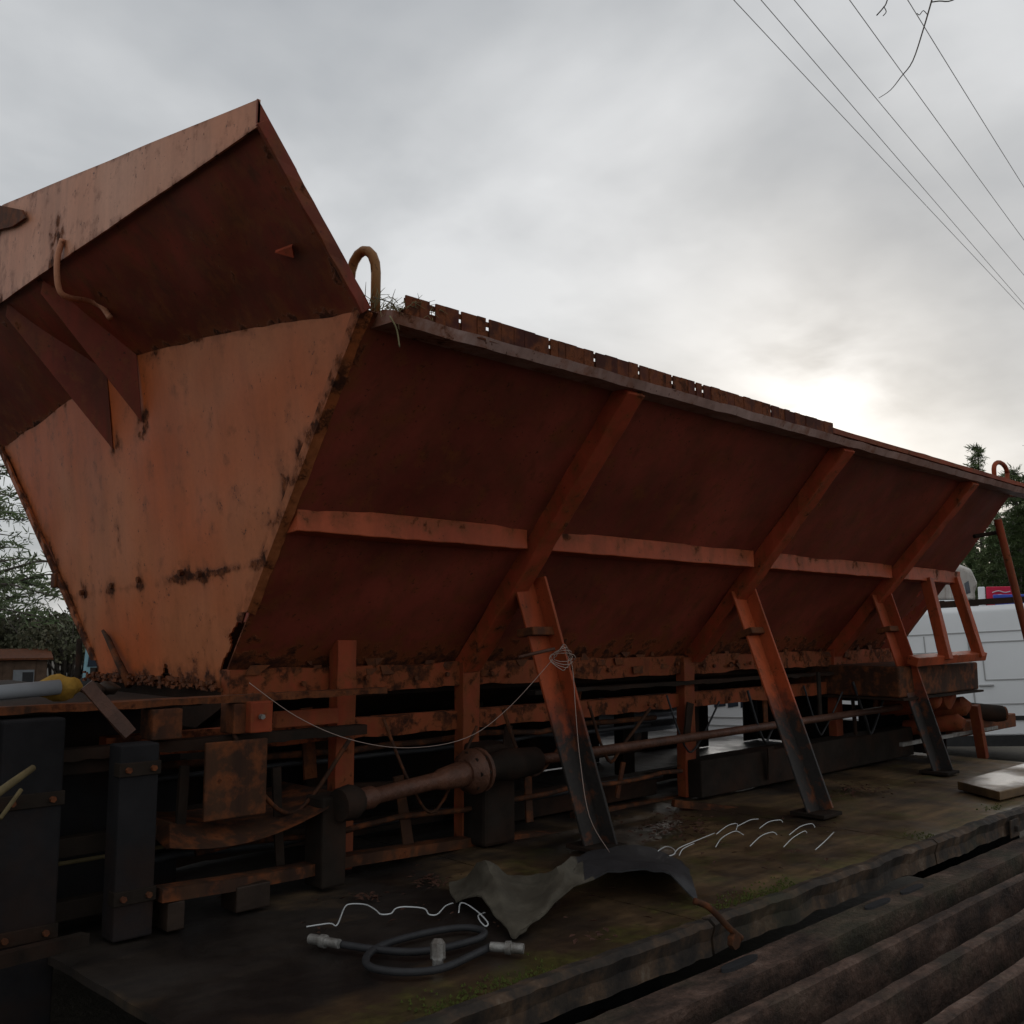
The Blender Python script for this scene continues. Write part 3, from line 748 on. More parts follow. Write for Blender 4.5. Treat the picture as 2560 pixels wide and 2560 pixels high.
MB().beam(ony(1080, 1540, 2.9), ony(1290, 1505, 2.9), .03, .03).build('skid_tie', M_grime, hp)
# pipes, cables and straps under the body
for k, (y, z, r, x0, x1) in enumerate(((2.93, 1.18, .012, 1.3, 6.3), (2.96, 1.14, .009, 1.4, 6.3), (3.02, 1.02, .016, 1.25, 5.6), (2.78, .935, .010, 1.45, 3.9), (2.90, .90, .013, 1.3, 4.2), (3.06, 1.20, .014, 1.3, 6.3))):
    x1 = min(x1, 3.85)
    pts = [(x0 + (x1 - x0) * q / 16, y + .02 * nz((q * .4, k, 0)), z + .018 * nz((q * .5, k, 5)) + .004 * k) for q in range(17)]
    MB().tube(pts, r, 7).build('hydraulic_pipe', (M_grime, M_hose, M_dark)[k % 3], hp, smooth=True)
for k in range(16):
    x = 1.35 + k * .31 + R.uniform(-.08, .08); y = R.choice((2.72, 2.79, 2.9)); z0 = R.choice((.85, 1.0, 1.1)); h_ = R.uniform(.12, .34)
    MB().beam((x, y, z0), (x + R.uniform(-.05, .05), y + R.uniform(-.03, .03), min(1.36, z0 + h_)), R.uniform(.02, .05), .008, (0, 1, 0), 3, .002).build('strap', R.choice((M_grime, M_rust, M_dark)), hp)
for k in range(8):
    x = 1.5 + k * .55; y = 2.70 + R.uniform(-.03, .05)
    pts = spline([(x, y, 1.30), (x + .10, y - .02, 1.12 + R.uniform(-.08, .05)), (x + .25, y + .02, 1.06 + R.uniform(-.1, .08)), (x + .42, y, 1.25)], 5)
    MB().tube(pts, R.uniform(.004, .008), 6).build('cable', R.choice((M_hose, M_grime)), hp, smooth=True)
for k in range(30):
    x = R.uniform(1.6, 6.3); p = Vector((x, R.uniform(2.825, 2.835), R.choice((1.258, 1.425)) + R.uniform(-.01, .01)))
    MB().tube([p, p + Vector((0, -.012, 0))], .009, 6).build('bolt', M_rust, hp)
# drive shaft
ds = bpy.data.objects.new('drive_shaft', None); scene.collection.objects.link(ds); ds.parent = hp
s0 = ony(668, 1512, 2.60); s1 = ony(905, 1452, 2.64); s2 = ony(1010, 1434, 2.66); s3 = ony(1735, 1328, 2.66)
ax = (s1 - s0).normalized()
MB().tube([s0, s0.lerp(s1, .12), s0.lerp(s1, .16), s0.lerp(s1, .62), s0.lerp(s1, .66), s0.lerp(s1, .82), s0.lerp(s1, .9)], [.032, .036, .026, .028, .036, .045, .04], 14).build('shaft_tube', M_shaft, ds, smooth='auto')
rows = [(s0.lerp(s1, t), r) for t, r in ((.86, .05), (.9, .075), (.925, .08), (.945, .08), (.95, .06), (.97, .06), (.975, .078), (1.0, .078), (1.01, .05), (1.06, .045))]
MB().tube([p for p, _ in rows], [r for _, r in rows], 20).build('flange', M_shaft, ds, smooth='auto')
u_ = ax.orthogonal().normalized(); v_ = ax.cross(u_)
for k in range(8):
    a = k * math.pi / 4; c = s0.lerp(s1, .925) + (u_ * math.cos(a) + v_ * math.sin(a)) * .066
    MB().tube([c - ax * .022, c + ax * .03], .008, 6).build('flange_bolt', M_dark, ds)
MB().tube([s1 + ax * .02, s1.lerp(s2, .5), s2], [.04, .06, .05], 14).build('universal_joint', M_dark, ds, smooth='auto')
MB().tube([s2, s3], .019, 12).build('long_shaft', M_shaft, ds, smooth=True)
yk = MB().tube([s0 - ax * .06, s0 - ax * .01, s0 + ax * .02], [.05, .055, .04], 12); yk.build('shaft_yoke', M_dark, ds, smooth='auto')
MB().box((s3.x - .04, s3.y - .05, s3.z - .07), (s3.x + .05, s3.y + .05, s3.z + .07)).build('shaft_bearing', M_dark, ds, bevel=.01)
c = s1.lerp(s2, .5)
MB().box((c.x - .07, c.y + .05, DZ + .01), (c.x + .09, c.y + .20, c.z + .07)).build('gearbox', M_dark, ds, bevel=.015)
MB().box((s0.x - .10, s0.y + .02, DZ + .012), (s0.x - .01, s0.y + .12, s0.z + .02)).build('shaft_pedestal', M_dark, ds, bevel=.008)
# lifting eyes
def eye(base, h, wd, r, mat, dr=Vector((1, 0, 0))):
    pts = [base - dr * wd / 2 + Vector((0, 0, -.03)), base - dr * wd / 2 + Vector((0, 0, h * .6))]
    for k in range(9):
        a = math.pi - math.pi * k / 8; pts.append(base + dr * (wd / 2 * math.cos(a)) + Vector((0, 0, h * .6 + h * .4 * math.sin(a))))
    pts += [base + dr * wd / 2 + Vector((0, 0, h * .6)), base + dr * wd / 2 + Vector((0, 0, -.03))]
    return MB().tube(pts, r, 10).build('lifting_eye', mat, hp, smooth=True)
e0 = ony(703, 566, TY + .04)
eye(Vector((e0.x, TY + .085, 2.42)), ony(690, 470, TY + .07).z - 2.42, .10, .0135, painted('eye_paint', (.30, .15, .05), (.26, .12, .04), .12, off=60), Vector((.12, -1, 0)).normalized())
e1 = ony(1888, 890, TY + .04)
eye(Vector((e1.x, TY + .04, 2.43)), .125, .21, .013, M_rustred)
# grate lying on the hopper mouth
gr = thing('hopper_grate', 'rusty slatted steel grate lying across the hopper mouth', 'grate', (3.1, YC, 2.455))
GY = TY - .056; ga0 = ony(766, 590, GY); ga1 = ony(1572, 802, GY); gx0, gx1 = ga0.x, ga1.x
gh = ony(766, 556, GY).z
x = gx0; k = 0
gaps = {1: .020, 3: .010, 5: .014, 10: .009, 15: .010, 19: .012, 23: .009, 26: .014, 27: .013, 37: .009}
while x < gx1 - .02:
    wd = R.uniform(.030, .060); t = (x - gx0) / (gx1 - gx0)
    hh = (gh - 2.406) * (1 - .10 * t) + .004 * nz((x, 0, 0), 3) + R.uniform(-.0012, .0012)
    x2 = min(x + wd, gx1); yo = R.uniform(-.0015, .0015)
    m = MB().box((x, GY + yo, 2.392), (x2 - .0012, GY + .005 + yo, 2.406 + hh)); m.a = [R.uniform(0, .6)] * 8
    m.build('grate_slat', M_grate, gr)
    if k in gaps: x2 += gaps[k]
    x = x2; k += 1
MB().box((gx0, GY + .022, 2.4165), (gx1, GY + .032, 2.424)).build('grate_edge', M_rust, gr)
MB().box((gx0, GY + .007, gh - .020), (gx1, GY + .010, gh - .006)).build('grate_edge', M_rust, gr)
MB().box((gx0, GY + .007, 2.395), (gx1, GY + .010, 2.424)).build('grate_edge', M_rust, gr)
for k in range(12):
    xx = gx0 + .05 + (gx1 - gx0 - .1) * k / 11
    MB().box((xx, GY + .032, 2.4165), (xx + .012, 2 * YC - TY - .05, 2.43)).build('grate_bar', M_rust, gr)
MB().box((gx0, 2 * YC - TY - .045, 2.4165), (gx1, 2 * YC - TY - .03, 2.46)).build('grate_edge', M_rust, gr)
# far end frame: bars, shelf, motor
ef = bpy.data.objects.new('end_frame', None); scene.collection.objects.link(ef); ef.parent = hp
def eb(p, q, w_, mat=M_leg): MB().beam(p, q, w_, .06, (0, 1, .3), 6, .0015).build('frame_bar', mat, ef, bevel=.003)
yE = 2.50
eb(ony(1748, 1092, yE - .06), ony(1786, 1245, yE - .16), .055)
eb(ony(1800, 1090, yE - .06), ony(1848, 1240, yE - .16), .05)
eb(ony(1722, 1247, yE - .12), ony(1852, 1236, yE - .14), .05)
p = ony(1700, 1250, 2.45); q = ony(1838, 1300, 2.45)
MB().box((p.x - .1, 2.42, q.z), (q.x, 3.7, p.z - .02)).build('end_box', M_grime, ef, bevel=.01)
MB().box((p.x - .1, 2.40, q.z - .015), (q.x + .02, 3.7, q.z - .002)).build('end_shelf', M_dark, ef)
for (a, b, r) in ((1780, 1335, .07), (1810, 1350, .06), (1755, 1340, .05), (1800, 1380, .05)):
    c = ony(a, b, 2.5); MB().tube([c + Vector((0, -.06, .05)), c + Vector((0, -.03, .06)), c + Vector((0, .3, 0))], [r * .6, r, r], 12).build('gear_housing', M_rustred, ef, smooth='auto')
c = ony(1892, 1346, 2.42)
MB().tube([c + Vector((-.25, .25, .03)), c + Vector((-.03, .03, 0)), c], [.055, .055, .05], 18).build('motor_barrel', M_dark, ef, smooth='auto')
cdir = Vector((.7, -.7, -.05)).normalized()
MB().tube([c, c + Vector((.01, -.01, 0))], .046, 18).build('motor_cap', M_rust, ef)
MB().box((ony(1850, 1400, 2.55).x - .4, 2.5, .93), (ony(1905, 1400, 2.55).x, 2.9, 1.02)).build('end_beam', M_rust, ef, bevel=.006)
eb(ony(1838, 1330, 2.45), ony(1855, 1430, 2.45), .04, M_rustred)
MB().beam(ony(1700, 1405, 2.5), ony(1880, 1372, 2.5), .02, .02).build('frame_bar', M_steel, ef)
# ladder stile at the far end
ls = ony(1882, 980, 2.10); le = ony(1960, 1290, 2.02)
lf = le + (le - ls).normalized() * .12
mm = MB().tube([ls, le, Vector((lf.x + .05, lf.y, DZ + .01))], .022, 10)
mm.build('ladder_stile', M_rustred, ef, smooth=True)
MB().tube([ony(1838, 1012, 2.2), ony(1885, 1004, 2.12)], .012, 8).build('ladder_bar', M_dark, ef)
MB().beam((3.95, 2.80, .90), (6.25, 2.80, .90), .12, .17, (0, 0, 1), 8, .003).build('skid_beam', M_dark, hp, bevel=.006)
MB().beam((2.9, 3.02, .86), (3.9, 3.02, .86), .12, .09).build('skid_beam', M_dark, hp, bevel=.006)
# boards added on the far side to block the bright background, with openings
def blocker(px0, px1, z0=.806, z1=1.40, y=3.95):
    a = ony(px0, 1350, y); b = ony(px1, 1350, y)
    MB().box((a.x, y, z0), (b.x, y + .012, z1)).build('blocker_board', M_black, hp)
blocker(330, 1130); blocker(1292, 1336); blocker(1404, 1430)
for (y0, y1, z0, z1) in ((3.315, 3.945, .812, 1.40), (2.995, 3.175, .812, 1.40), (2.60, 2.94, .812, 1.40), (3.175, 3.315, 1.19, 1.40), (3.175, 3.315, 1.115, 1.16), (3.175, 3.315, 1.035, 1.09), (3.175, 3.315, .812, .985), (2.94, 2.995, 1.23, 1.40), (2.94, 2.995, .812, 1.17)):
    MB().box((6.40, y0 + .001, z0), (6.412, y1 - .001, z1)).build('tail_blocker', M_black, hp)  # added boards that keep the bright van from showing underneath

# ------------------------------------------------------------------ black stand at the left end
bs = thing('steel_stand', 'black steel stand with thick posts beside the trailer deck end', 'stand', (.8, 3.0, 0))
for (x, y, wd, zt) in ((.945, 2.66, .14, 1.385), (1.215, 2.62, .10, 1.33), (.30, 2.7, .12, 1.385)):
    pass
c1 = ony(60, 1500, 2.62); MB().box((c1.x - .075, 2.62, .0), (c1.x + .075, 2.70, 1.375)).build('post', M_black, bs, bevel=.006)
c2 = ony(262, 1500, 2.56); MB().box((c2.x - .052, 2.56, .812), (c2.x + .052, 2.635, 1.30)).build('post', M_black, bs, bevel=.005)
for (cx_, yy, hw, zz) in ((c1.x, 2.62, .079, (1.16, .84)), (c2.x, 2.56, .056, (1.22, .90))):
    for z in zz:
        b_ = MB().box((cx_ - hw, yy - .006, z), (cx_ + hw, yy + .03, z + .035)).build('post_band', M_dark, bs, bevel=.002)
        for dx in (-.6, .6): MB().tube([(cx_ + hw * dx, yy - .004, z + .017), (cx_ + hw * dx, yy - .016, z + .017)], .008, 6).build('bolt', M_rust, b_)
MB().box((-.6, 2.62, 0), (-.48, 2.70, 1.375)).build('post', M_black, bs, bevel=.005)
for x in (-.6, c1.x - .05): MB().box((x, 4.2, 0), (x + .1, 4.3, 1.375)).build('post', M_black, bs, bevel=.005)
MB().box((-.65, 2.72, 1.378), (1.42, 4.35, 1.392)).build('table_plate', M_dark, bs)  # added top plate, keeps the interior below it dark
for z in (1.24, 1.03, .87): MB().beam((-.5, 2.74, z), (1.30, 2.74, z), .04, .05).build('side_rail', M_dark, bs, bevel=.003)
MB().box((-.5, 3.0, .82), (1.50, 3.02, 1.36)).build('back_blocker', M_black, bs)  # added sheet, keeps the void behind the posts dark
a = ony(0, 1800, 2.3); b = ony(160, 1772, 2.5)
MB().beam(a + Vector((-.6, -.1, 0)), b, .03, .03).build('ground_beam', M_dark, bs)
def loose(name, pts, r, mat, label, cat, n=8, group=None):
    o = MB().tube(pts, r, n).build(name, mat, None, smooth=True); return tag(o, label, cat, group)
o = MB().beam(ony(163, 1292, 2.50), ony(245, 1385, 2.46), .035, .008, (0, -1, .3), 5, .001).build('flat_bar', M_shaft); tag(o, 'short flat brown steel bar leaning on the black stand below the hopper end', 'bar')
loose('handle_rod', [endp(194, 1190, .02), endp(204, 1206, .022), endp(222, 1246, .03), endp(244, 1292, .04)], [.006, .011, .013, .016], M_grime, 'dark tapered handle sticking up against the orange end plate', 'rod')
loose('yellow_stick', [ony(-20, 1508, 2.35), ony(25, 1475, 2.4), ony(62, 1449, 2.45)], [.010, .009, .008], M_stick, 'yellowish broken stick lying across the black post', 'stick')
loose('thin_stick', [ony(0, 1545, 2.42), ony(40, 1490, 2.46)], .005, M_stick, 'thin bent stick just below the yellowish stick', 'stick')
loose('wood_lath', [ony(100, 1632, 2.9), ony(330, 1594, 2.9)], .006, M_stick, 'pale thin lath seen behind the black posts', 'stick')
# pipe and rag on the stand
loose('grey_pipe', [ony(-120, 1319, 2.76), ony(112, 1296, 2.76)], .020, M_greypipe, 'grey plastic pipe lying on top of the black stand', 'pipe', 12)
m = MB(); c = ony(112, 1298, 2.80); rows = []
for i in range(9):
    t = i / 8; rr = .045 * math.sin(math.pi * min(.98, max(.05, t))) ** .6
    rows.append([c + Vector(((t - .5) * .12 + .02 * nz((t * 4, k, 0)), rr * math.cos(a) * (1 + .4 * nz((k, t * 6, 3), .9)), rr * .8 * math.sin(a) * (1 + .4 * nz((k, t * 6, 8), .9)))) for k, a in enumerate([2 * math.pi * q / 12 for q in range(12)])])
m.loft(rows, cap=True); o = m.build('work_glove', M_yellow, None, smooth=True); tag(o, 'crumpled yellow rag or glove at the end of the grey pipe', 'glove')
m = MB()
for (dx, dy, r) in ((.10, .02, .030), (.15, .05, .034)):
    cc_ = c + Vector((dx, dy, -.01)); rows = []
    for i in range(7):
        t = i / 6; rr = r * math.sin(math.pi * min(.97, max(.06, t)))
        rows.append([cc_ + Vector(((t - .5) * r * 2.4, rr * math.cos(a) * (1.2 + .9 * nz((k * .8, t * 5, dx * 90))), rr * .6 * math.sin(a) * (1 + .8 * nz((k * .9, t * 4, dx * 50))))) for k, a in enumerate([2 * math.pi * q / 9 for q in range(9)])])
    m.loft(rows, cap=True)
o = m.build('dirty_rag', M_timber, None, smooth=True); tag(o, 'dirty brown bunched rag beside the yellow glove', 'rag')

# ------------------------------------------------------------------ loose things on the deck
# rubber flap: control grid of (px, py, height above deck)
G = [[(846, 1668, .012), (880, 1650, .05), (915, 1622, .11), (960, 1648, .06), (1010, 1655, .05), (1060, 1626, .12), (1105, 1608, .06), (1180, 1598, .015), (1255, 1608, .012), (1300, 1640, .010)],
     [(850, 1682, .010), (895, 1668, .04), (935, 1668, .07), (970, 1684, .04), (1015, 1688, .035), (1065, 1655, .09), (1110, 1622, .075), (1185, 1618, .055), (1260, 1630, .05), (1305, 1655, .03)],
     [(858, 1692, .010), (905, 1682, .045), (940, 1712, .04), (965, 1738, .03), (1000, 1735, .03), (1045, 1695, .06), (1115, 1638, .085), (1185, 1630, .08), (1262, 1642, .07), (1312, 1678, .03)],
     [(862, 1696, .018), (908, 1694, .05), (945, 1734, .03), (968, 1764, .012), (985, 1757, .014), (1030, 1716, .045), (1120, 1652, .085), (1185, 1638, .09), (1265, 1652, .075), (1318, 1702, .010)]]
rows = [spline([onz(a, b, DZ + h + .004) for a, b, h in r], 5) for r in G]
cols = list(zip(*rows)); grid = [spline(c, 4) for c in cols]
nu_, nv_ = len(grid) - 1, len(grid[0]) - 1
def flp(u, v):
    p = grid[round(u * nu_)][round(v * nv_)]; q = Vector(p); q.z += .014 * nz(p, 9) + .009 * nz(p, 22); q.z = max(q.z, DZ + .010)
    if v in (0, 1): q += Vector((nz(p, 30, 2), nz(p, 30, 5), 0)) * .006
    return q
fl = MB().sheet(flp, nu_, nv_, (0, 0, -.005))
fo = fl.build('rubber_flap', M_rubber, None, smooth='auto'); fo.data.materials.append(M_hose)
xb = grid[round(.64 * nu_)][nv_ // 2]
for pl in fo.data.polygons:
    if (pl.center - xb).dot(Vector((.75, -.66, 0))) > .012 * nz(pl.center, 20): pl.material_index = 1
tag(fo, 'curled grey-green rubber flap lying on the trailer deck', 'rubber flap')
# hydraulic hoses
def pix(pts, z): return [onz(a, b, z) for a, b in pts]
h1 = thing('hydraulic_hose', 'black hydraulic hose with steel fittings at both ends on the deck', 'hose', tuple(onz(760, 1790, DZ)))
MB().tube(spline(pix([(640, 1781), (700, 1790), (770, 1796), (830, 1790), (880, 1778), (908, 1768), (912, 1757), (880, 1750), (830, 1755), (770, 1768), (720, 1784), (692, 1805), (700, 1825), (760, 1834), (830, 1828), (890, 1803), (925, 1786)], DZ + .020), 5), .0092, 10).build('hose', M_hose, h1, smooth=True)
def fitting(par, p, q, name='fitting'):
    a, b = onz(*p, DZ + .024), onz(*q, DZ + .024); L_ = [a.lerp(b, t) for t in (0, .45, .46, .62, .63, 1)]
    MB().tube(L_, [.0115, .0115, .016, .016, .0125, .0125], 12).build(name, M_steel, par, smooth='auto')
fitting(h1, (640, 1781), (585, 1771)); fitting(h1, (925, 1786), (988, 1790))
fc = onz(826, 1812, DZ + .024)
o = MB().tube([fc + Vector((0, 0, -.018)), fc + Vector((0, 0, .0)), fc + Vector((.004, .004, .002)), fc + Vector((.008, .01, .035)), fc + Vector((.010, .012, .045))], [.013, .013, .018, .018, .010], 8).build('hose_fitting', M_steel, None); tag(o, 'upright pale hexagonal fitting among the hose loops', 'fitting')
# white wires
def z4(a, b): return (528 + .3125 * a, 1509.4 + .3125 * b)
def z6(a, b): return (1056.6 + .3516 * a, 1056.6 + .3516 * b)
def wire(name, polys, label, r=.0022):
    m = MB()
    for p in polys:
        P3 = [onz(x, y, DZ + .016 + .012 * math.sin(math.pi * i / max(1, len(p) - 1))) for i, (x, y) in enumerate(p)]
        m.tube(spline(P3, 5), r, 6)
    o = m.build(name, M_wire, None, smooth=True); return tag(o, label, 'wire')
wire('white_wire', [[z4(*q) for q in ((160, 765), (300, 745), (345, 755), (390, 650), (430, 628), (520, 632), (580, 665), (610, 690), (670, 685), (700, 655), (760, 645), (870, 655), (900, 690), (950, 690), (1000, 640), (1045, 622))]], 'wavy white wire on the deck above the black hose', .0019)
wire('white_wire', [[z4(*q) for q in ((1080, 680), (1090, 625), (1130, 630), (1200, 680), (1255, 740), (1240, 762), (1205, 725), (1200, 695), (1240, 680))]], 'short looped white wire end beside the rubber flap', .0019)
arcs = [((350, 1605), (390, 1582), (425, 1592)), ((485, 1595), (560, 1540), (608, 1550), (610, 1580), (510, 1605)), ((610, 1580), (640, 1545), (720, 1510), (830, 1465)), ((640, 1585), (660, 1550), (720, 1520)),
        ((840, 1470), (900, 1425), (950, 1415), (945, 1450)), ((950, 1430), (1020, 1395), (1065, 1390)), ((835, 1540), (870, 1490), (940, 1455), (985, 1475)),
        ((1070, 1440), (1120, 1405), (1180, 1395), (1195, 1408)), ((1020, 1535), (1080, 1480), (1140, 1460), (1165, 1475)), ((1200, 1540), (1250, 1490), (1310, 1455), (1325, 1465)),
        ((1230, 1475), (1290, 1430), (1350, 1415), (1368, 1435)), ((1370, 1555), (1420, 1510), (1470, 1460))]
wire('white_wire_coil', [[z6(*q) for q in a] for a in arcs], 'springy coils of white wire strewn on the deck between the splayed legs', .0017)
# hanging thread and wire tangle on the leg
pts = [ony(470, 1288, 2.60), ony(560, 1352, 2.55), ony(660, 1395, 2.48), ony(770, 1411, 2.42), ony(880, 1392, 2.40), ony(960, 1335, 2.38), ony(1048, 1238, 2.36)]
loose('hanging_thread', spline(pts, 6), .0011, M_thread, 'thin thread sagging from the hopper end to the first splayed leg', 'thread', 5)
pts = [ony(1048, 1240, 2.36), ony(1066, 1216, 2.34), ony(1080, 1260, 2.33), ony(1086, 1340, 2.30), ony(1094, 1430, 2.27), ony(1112, 1540, 2.23), ony(1150, 1608, 2.2)]
loose('hanging_wire', spline(pts, 6), .0013, M_thread, 'thin wire dropping beside the first splayed leg to the deck', 'wire', 5)
m = MB(); c = ony(1062, 1232, 2.34)
for q in range(4):
    m.tube([c + Vector((.035 * math.cos(a) * (1 + .2 * q), .02 * math.sin(a * 2 + q), .03 * math.sin(a) - .01 * q)) for a in [k * .45 for k in range(15)]], .0015, 5)
o = m.build('wire_tangle', M_thread, None, smooth=True); tag(o, 'small tangle of thin wire wrapped on the first splayed leg', 'wire')
loose('tie_rod', [ony(978, 1240, 2.42), ony(1046, 1224, 2.38)], .006, M_shaft, 'short pale rod tucked behind the clamp of the first leg', 'rod')
# board on the deck at right
bp = [onz(1806, 1474, DZ + .05), onz(1886, 1494, DZ + .05), onz(1990, 1470, DZ + .05), onz(1932, 1440, DZ + .05)]
o = MB().plate(bp, (0, 0, -.04)).build('loose_board', M_deck, None, bevel=.004); tag(o, 'thick loose board lying flat on the deck beyond the last splayed leg', 'board')
# leaves
m = MB()
def leaf(c, s_):
    a = R.uniform(0, 6.28); d = Vector((math.cos(a), math.sin(a), R.uniform(-.2, .4))); e_ = Vector((-math.sin(a), math.cos(a), R.uniform(-.3, .3)))
    b = len(m.v); m.v += [c - d * s_, c + e_ * s_ * .5 + Vector((0, 0, .2 * s_)), c + d * s_, c - e_ * s_ * .5 + Vector((0, 0, .2 * s_))]; m.a += [0] * 4
    m.f.append([b, b + 1, b + 2]); m.f.append([b, b + 2, b + 3])
for (cx_, cy_, sx_, sy_, n_) in ((1275, 1560, 60, 22, 220), (815, 1660, 32, 12, 60), (690, 1690, 40, 6, 25), (1620, 1490, 60, 12, 110), (1120, 1765, 40, 12, 12), (1400, 1600, 260, 60, 50), (900, 1720, 300, 60, 40)):
    for k in range(n_):
        c = onz(R.gauss(cx_, sx_ * .6), R.gauss(cy_, sy_ * .6), DZ + .014)
        if c.y > DY0 + .04 and c.x > DX0 + .3 and c.x < DX1 - .1: leaf(c, R.uniform(.005, .017))
o = m.build('fallen_leaves', M_leafb); kind(tag(o, 'brown fallen leaves and rust flakes scattered on the deck', 'leaves'), 'stuff')
# moss cushions along the edge
m = MB()
for k in range(3500):
    x = R.uniform(1.25, 6.2); y = DY0 + abs(R.gauss(0, .05)) - .005
    if nz((x, y, 0), 1.6, 11) < .02: continue
    r = R.uniform(.0015, .0045); b = len(m.v); z = DZ + .010
    for q in range(6): a = q * 1.047 + R.uniform(-.3, .3); m.v.append(Vector((x + r * math.cos(a), y + r * math.sin(a), z - .004)))
    m.v.append(Vector((x, y, z + r * R.uniform(.3, .8)))); m.a += [0] * 7
    for q in range(6): m.f.append([b + q, b + (q + 1) % 6, b + 6])
o = m.build('edge_moss', M_moss); kind(tag(o, 'green moss cushions along the trailer deck edge', 'moss'), 'stuff')
# debris and grass on the hopper corner
m = MB(); c = ony(712, 585, TY - .01)
for k in range(140):
    p = Vector((c.x + R.uniform(-.03, .16), TY + R.uniform(-.06, .06), 2.415 + R.uniform(-.01, .02)))
    d = Vector((R.uniform(-.8, 1), R.uniform(-1, .3), R.uniform(-.4, 1.0))).normalized() * R.uniform(.02, .075)
    m.tube([p, p + d * .5 + Vector((0, 0, .004)), p + d + Vector((0, 0, -.012))], [.0011, .0009, .0004], 4)
kind(tag(m.build('grass_tuft', M_grass), 'dry grass and litter caught at the hopper corner beside the lifting eye', 'grass'), 'stuff')
loose('dead_twig', spline([ony(706, 562, TY), ony(722, 566, TY - .01), ony(742, 574, TY - .01), ony(747, 590, TY)], 5), .0016, M_barkb, 'thin dead twig arching over the hopper corner grass', 'twig', 5)
loose('grass_blade', spline([ony(735, 596, TY - .07), ony(748, 620, TY - .08), ony(754, 655, TY - .08)], 5), .002, M_grass, 'pale grass blade hanging below the hopper top rail', 'grass', 5)

# ------------------------------------------------------------------ vehicles behind
def vbasis(px, d):
    c = at(px, 1186, d); v = Vector((c.x, c.y, 0)).normalized(); r = Vector((v.y, -v.x, 0)); return Vector((c.x, c.y, 0)), r, v
def wheel(parent, c, side, out_, r=.32, w_=.2):
    rows = []
    for (o_, rr) in ((0, r * .6), (0, r * .85), (.03, r), (w_ - .03, r), (w_, r * .85), (w_, r * .6)):
        rows.append([c + out_ * o_ + side * (rr * math.cos(a)) + Vector((0, 0, rr * math.sin(a))) for a in [2 * math.pi * q / 24 for q in range(24)]])
    wo = MB().loft(rows, cap=True).build('wheel', M_tyre, parent, smooth='auto')
    MB().tube([c - out_ * .004, c + out_ * .03], r * .58, 18).build('rim', M_steel, wo)
vc, vr, vd = vbasis(1900, 11.6)
van = thing('panel_van', 'white panel van parked behind the far end of the hopper', 'van', tuple(vc))
TILT = math.radians(3.2)
def vp(a, b, z): # a along (right), b depth, z up ; tilted by uneven ground
    a2 = a * math.cos(TILT) - (z - .3) * math.sin(TILT); z2 = a * math.sin(TILT) + (z - .3) * math.cos(TILT) + .3
    return vc + vr * a2 + vd * b + Vector((0, 0, z2 - .05))
prof = [(-2.35, .40), (-2.38, .95), (-2.30, 1.72), (-2.15, 1.93), (1.55, 1.93), (1.9, 1.86), (2.55, 1.18), (3.05, 1.0), (3.12, .45)]
rows = [[vp(a, b, z + (0 if e_ else -.0)) for a, z in [(x_ * (1 - ins * .01), z_ - (ins * .06 if z_ > 1.6 else 0)) for x_, z_ in prof]] for b, ins, e_ in ((0, 1, 0), (.05, 0, 1), (1.75, 0, 1), (1.8, 1, 0))]
MB().loft(rows, cap=True).build('body', M_white, van, smooth='auto', bevel=.02)
def strip(a0, z0, a1, z1, w_=.018): MB().beam(vp(a0, -.001, z0), vp(a1, -.001, z1), w_, .012, tuple(vd)).build('panel_seam', M_seam, van)
def apx(px): return (px - 1900) / F * 11.6
sA = apx(1843)
strip(sA, .42, sA, 1.86); strip(-2.28, 1.62, 1.7, 1.62, .014); strip(-2.3, .78, 2.9, .78, .016); strip(apx(1700), .42, apx(1700), 1.84)
strip(apx(1865), 1.50, apx(2050), 1.50, .014); strip(apx(1865), 1.06, apx(1865), 1.50, .014); strip(apx(1865), 1.06, apx(2050), 1.06, .014)
strip(apx(1715), 1.40, apx(1830), 1.40, .012); strip(apx(1765), .9, apx(1765), 1.60, .012)
MB().plate([vp(1.62, -.004, 1.2), vp(2.42, -.004, 1.2), vp(1.95, -.004, 1.72), vp(1.66, -.004, 1.74)], vd * .01).build('side_window', M_glass, van)
MB().plate([vp(-2.36, -.003, .30), vp(3.08, -.003, .30), vp(3.08, -.003, .42), vp(-2.36, -.003, .42)], vd * 1.7).build('sill', M_tyre, van)
for a in (-1.55, 2.3):
    for b in (-.02, 1.62): wheel(van, vp(a, b, .33), vr, vd, .32, .2)
MB().beam(vp(sA + .06, -.012, 1.0), vp(sA + .22, -.012, 1.0), .03, .02).build('door_handle', M_seam, van, bevel=.005)
MB().beam(vp(-2.3, -.008, .62), vp(2.9, -.008, .62), .02, .05).build('rubbing_strip', M_tyre, van)
MB().beam(vp(-2.2, .1, 1.975), vp(1.6, .1, 1.975), .05, .07).build('roof_rack', M_dark, van)
MB().beam(vp(-2.2, 1.6, 1.975), vp(1.6, 1.6, 1.975), .05, .07).build('roof_rack', M_dark, van)
for a in (-1.9, -.6, .6, 1.5): MB().beam(vp(a, .1, 2.0), vp(a, 1.6, 2.0), .05, .04).build('roof_rack_bar', M_dark, van)
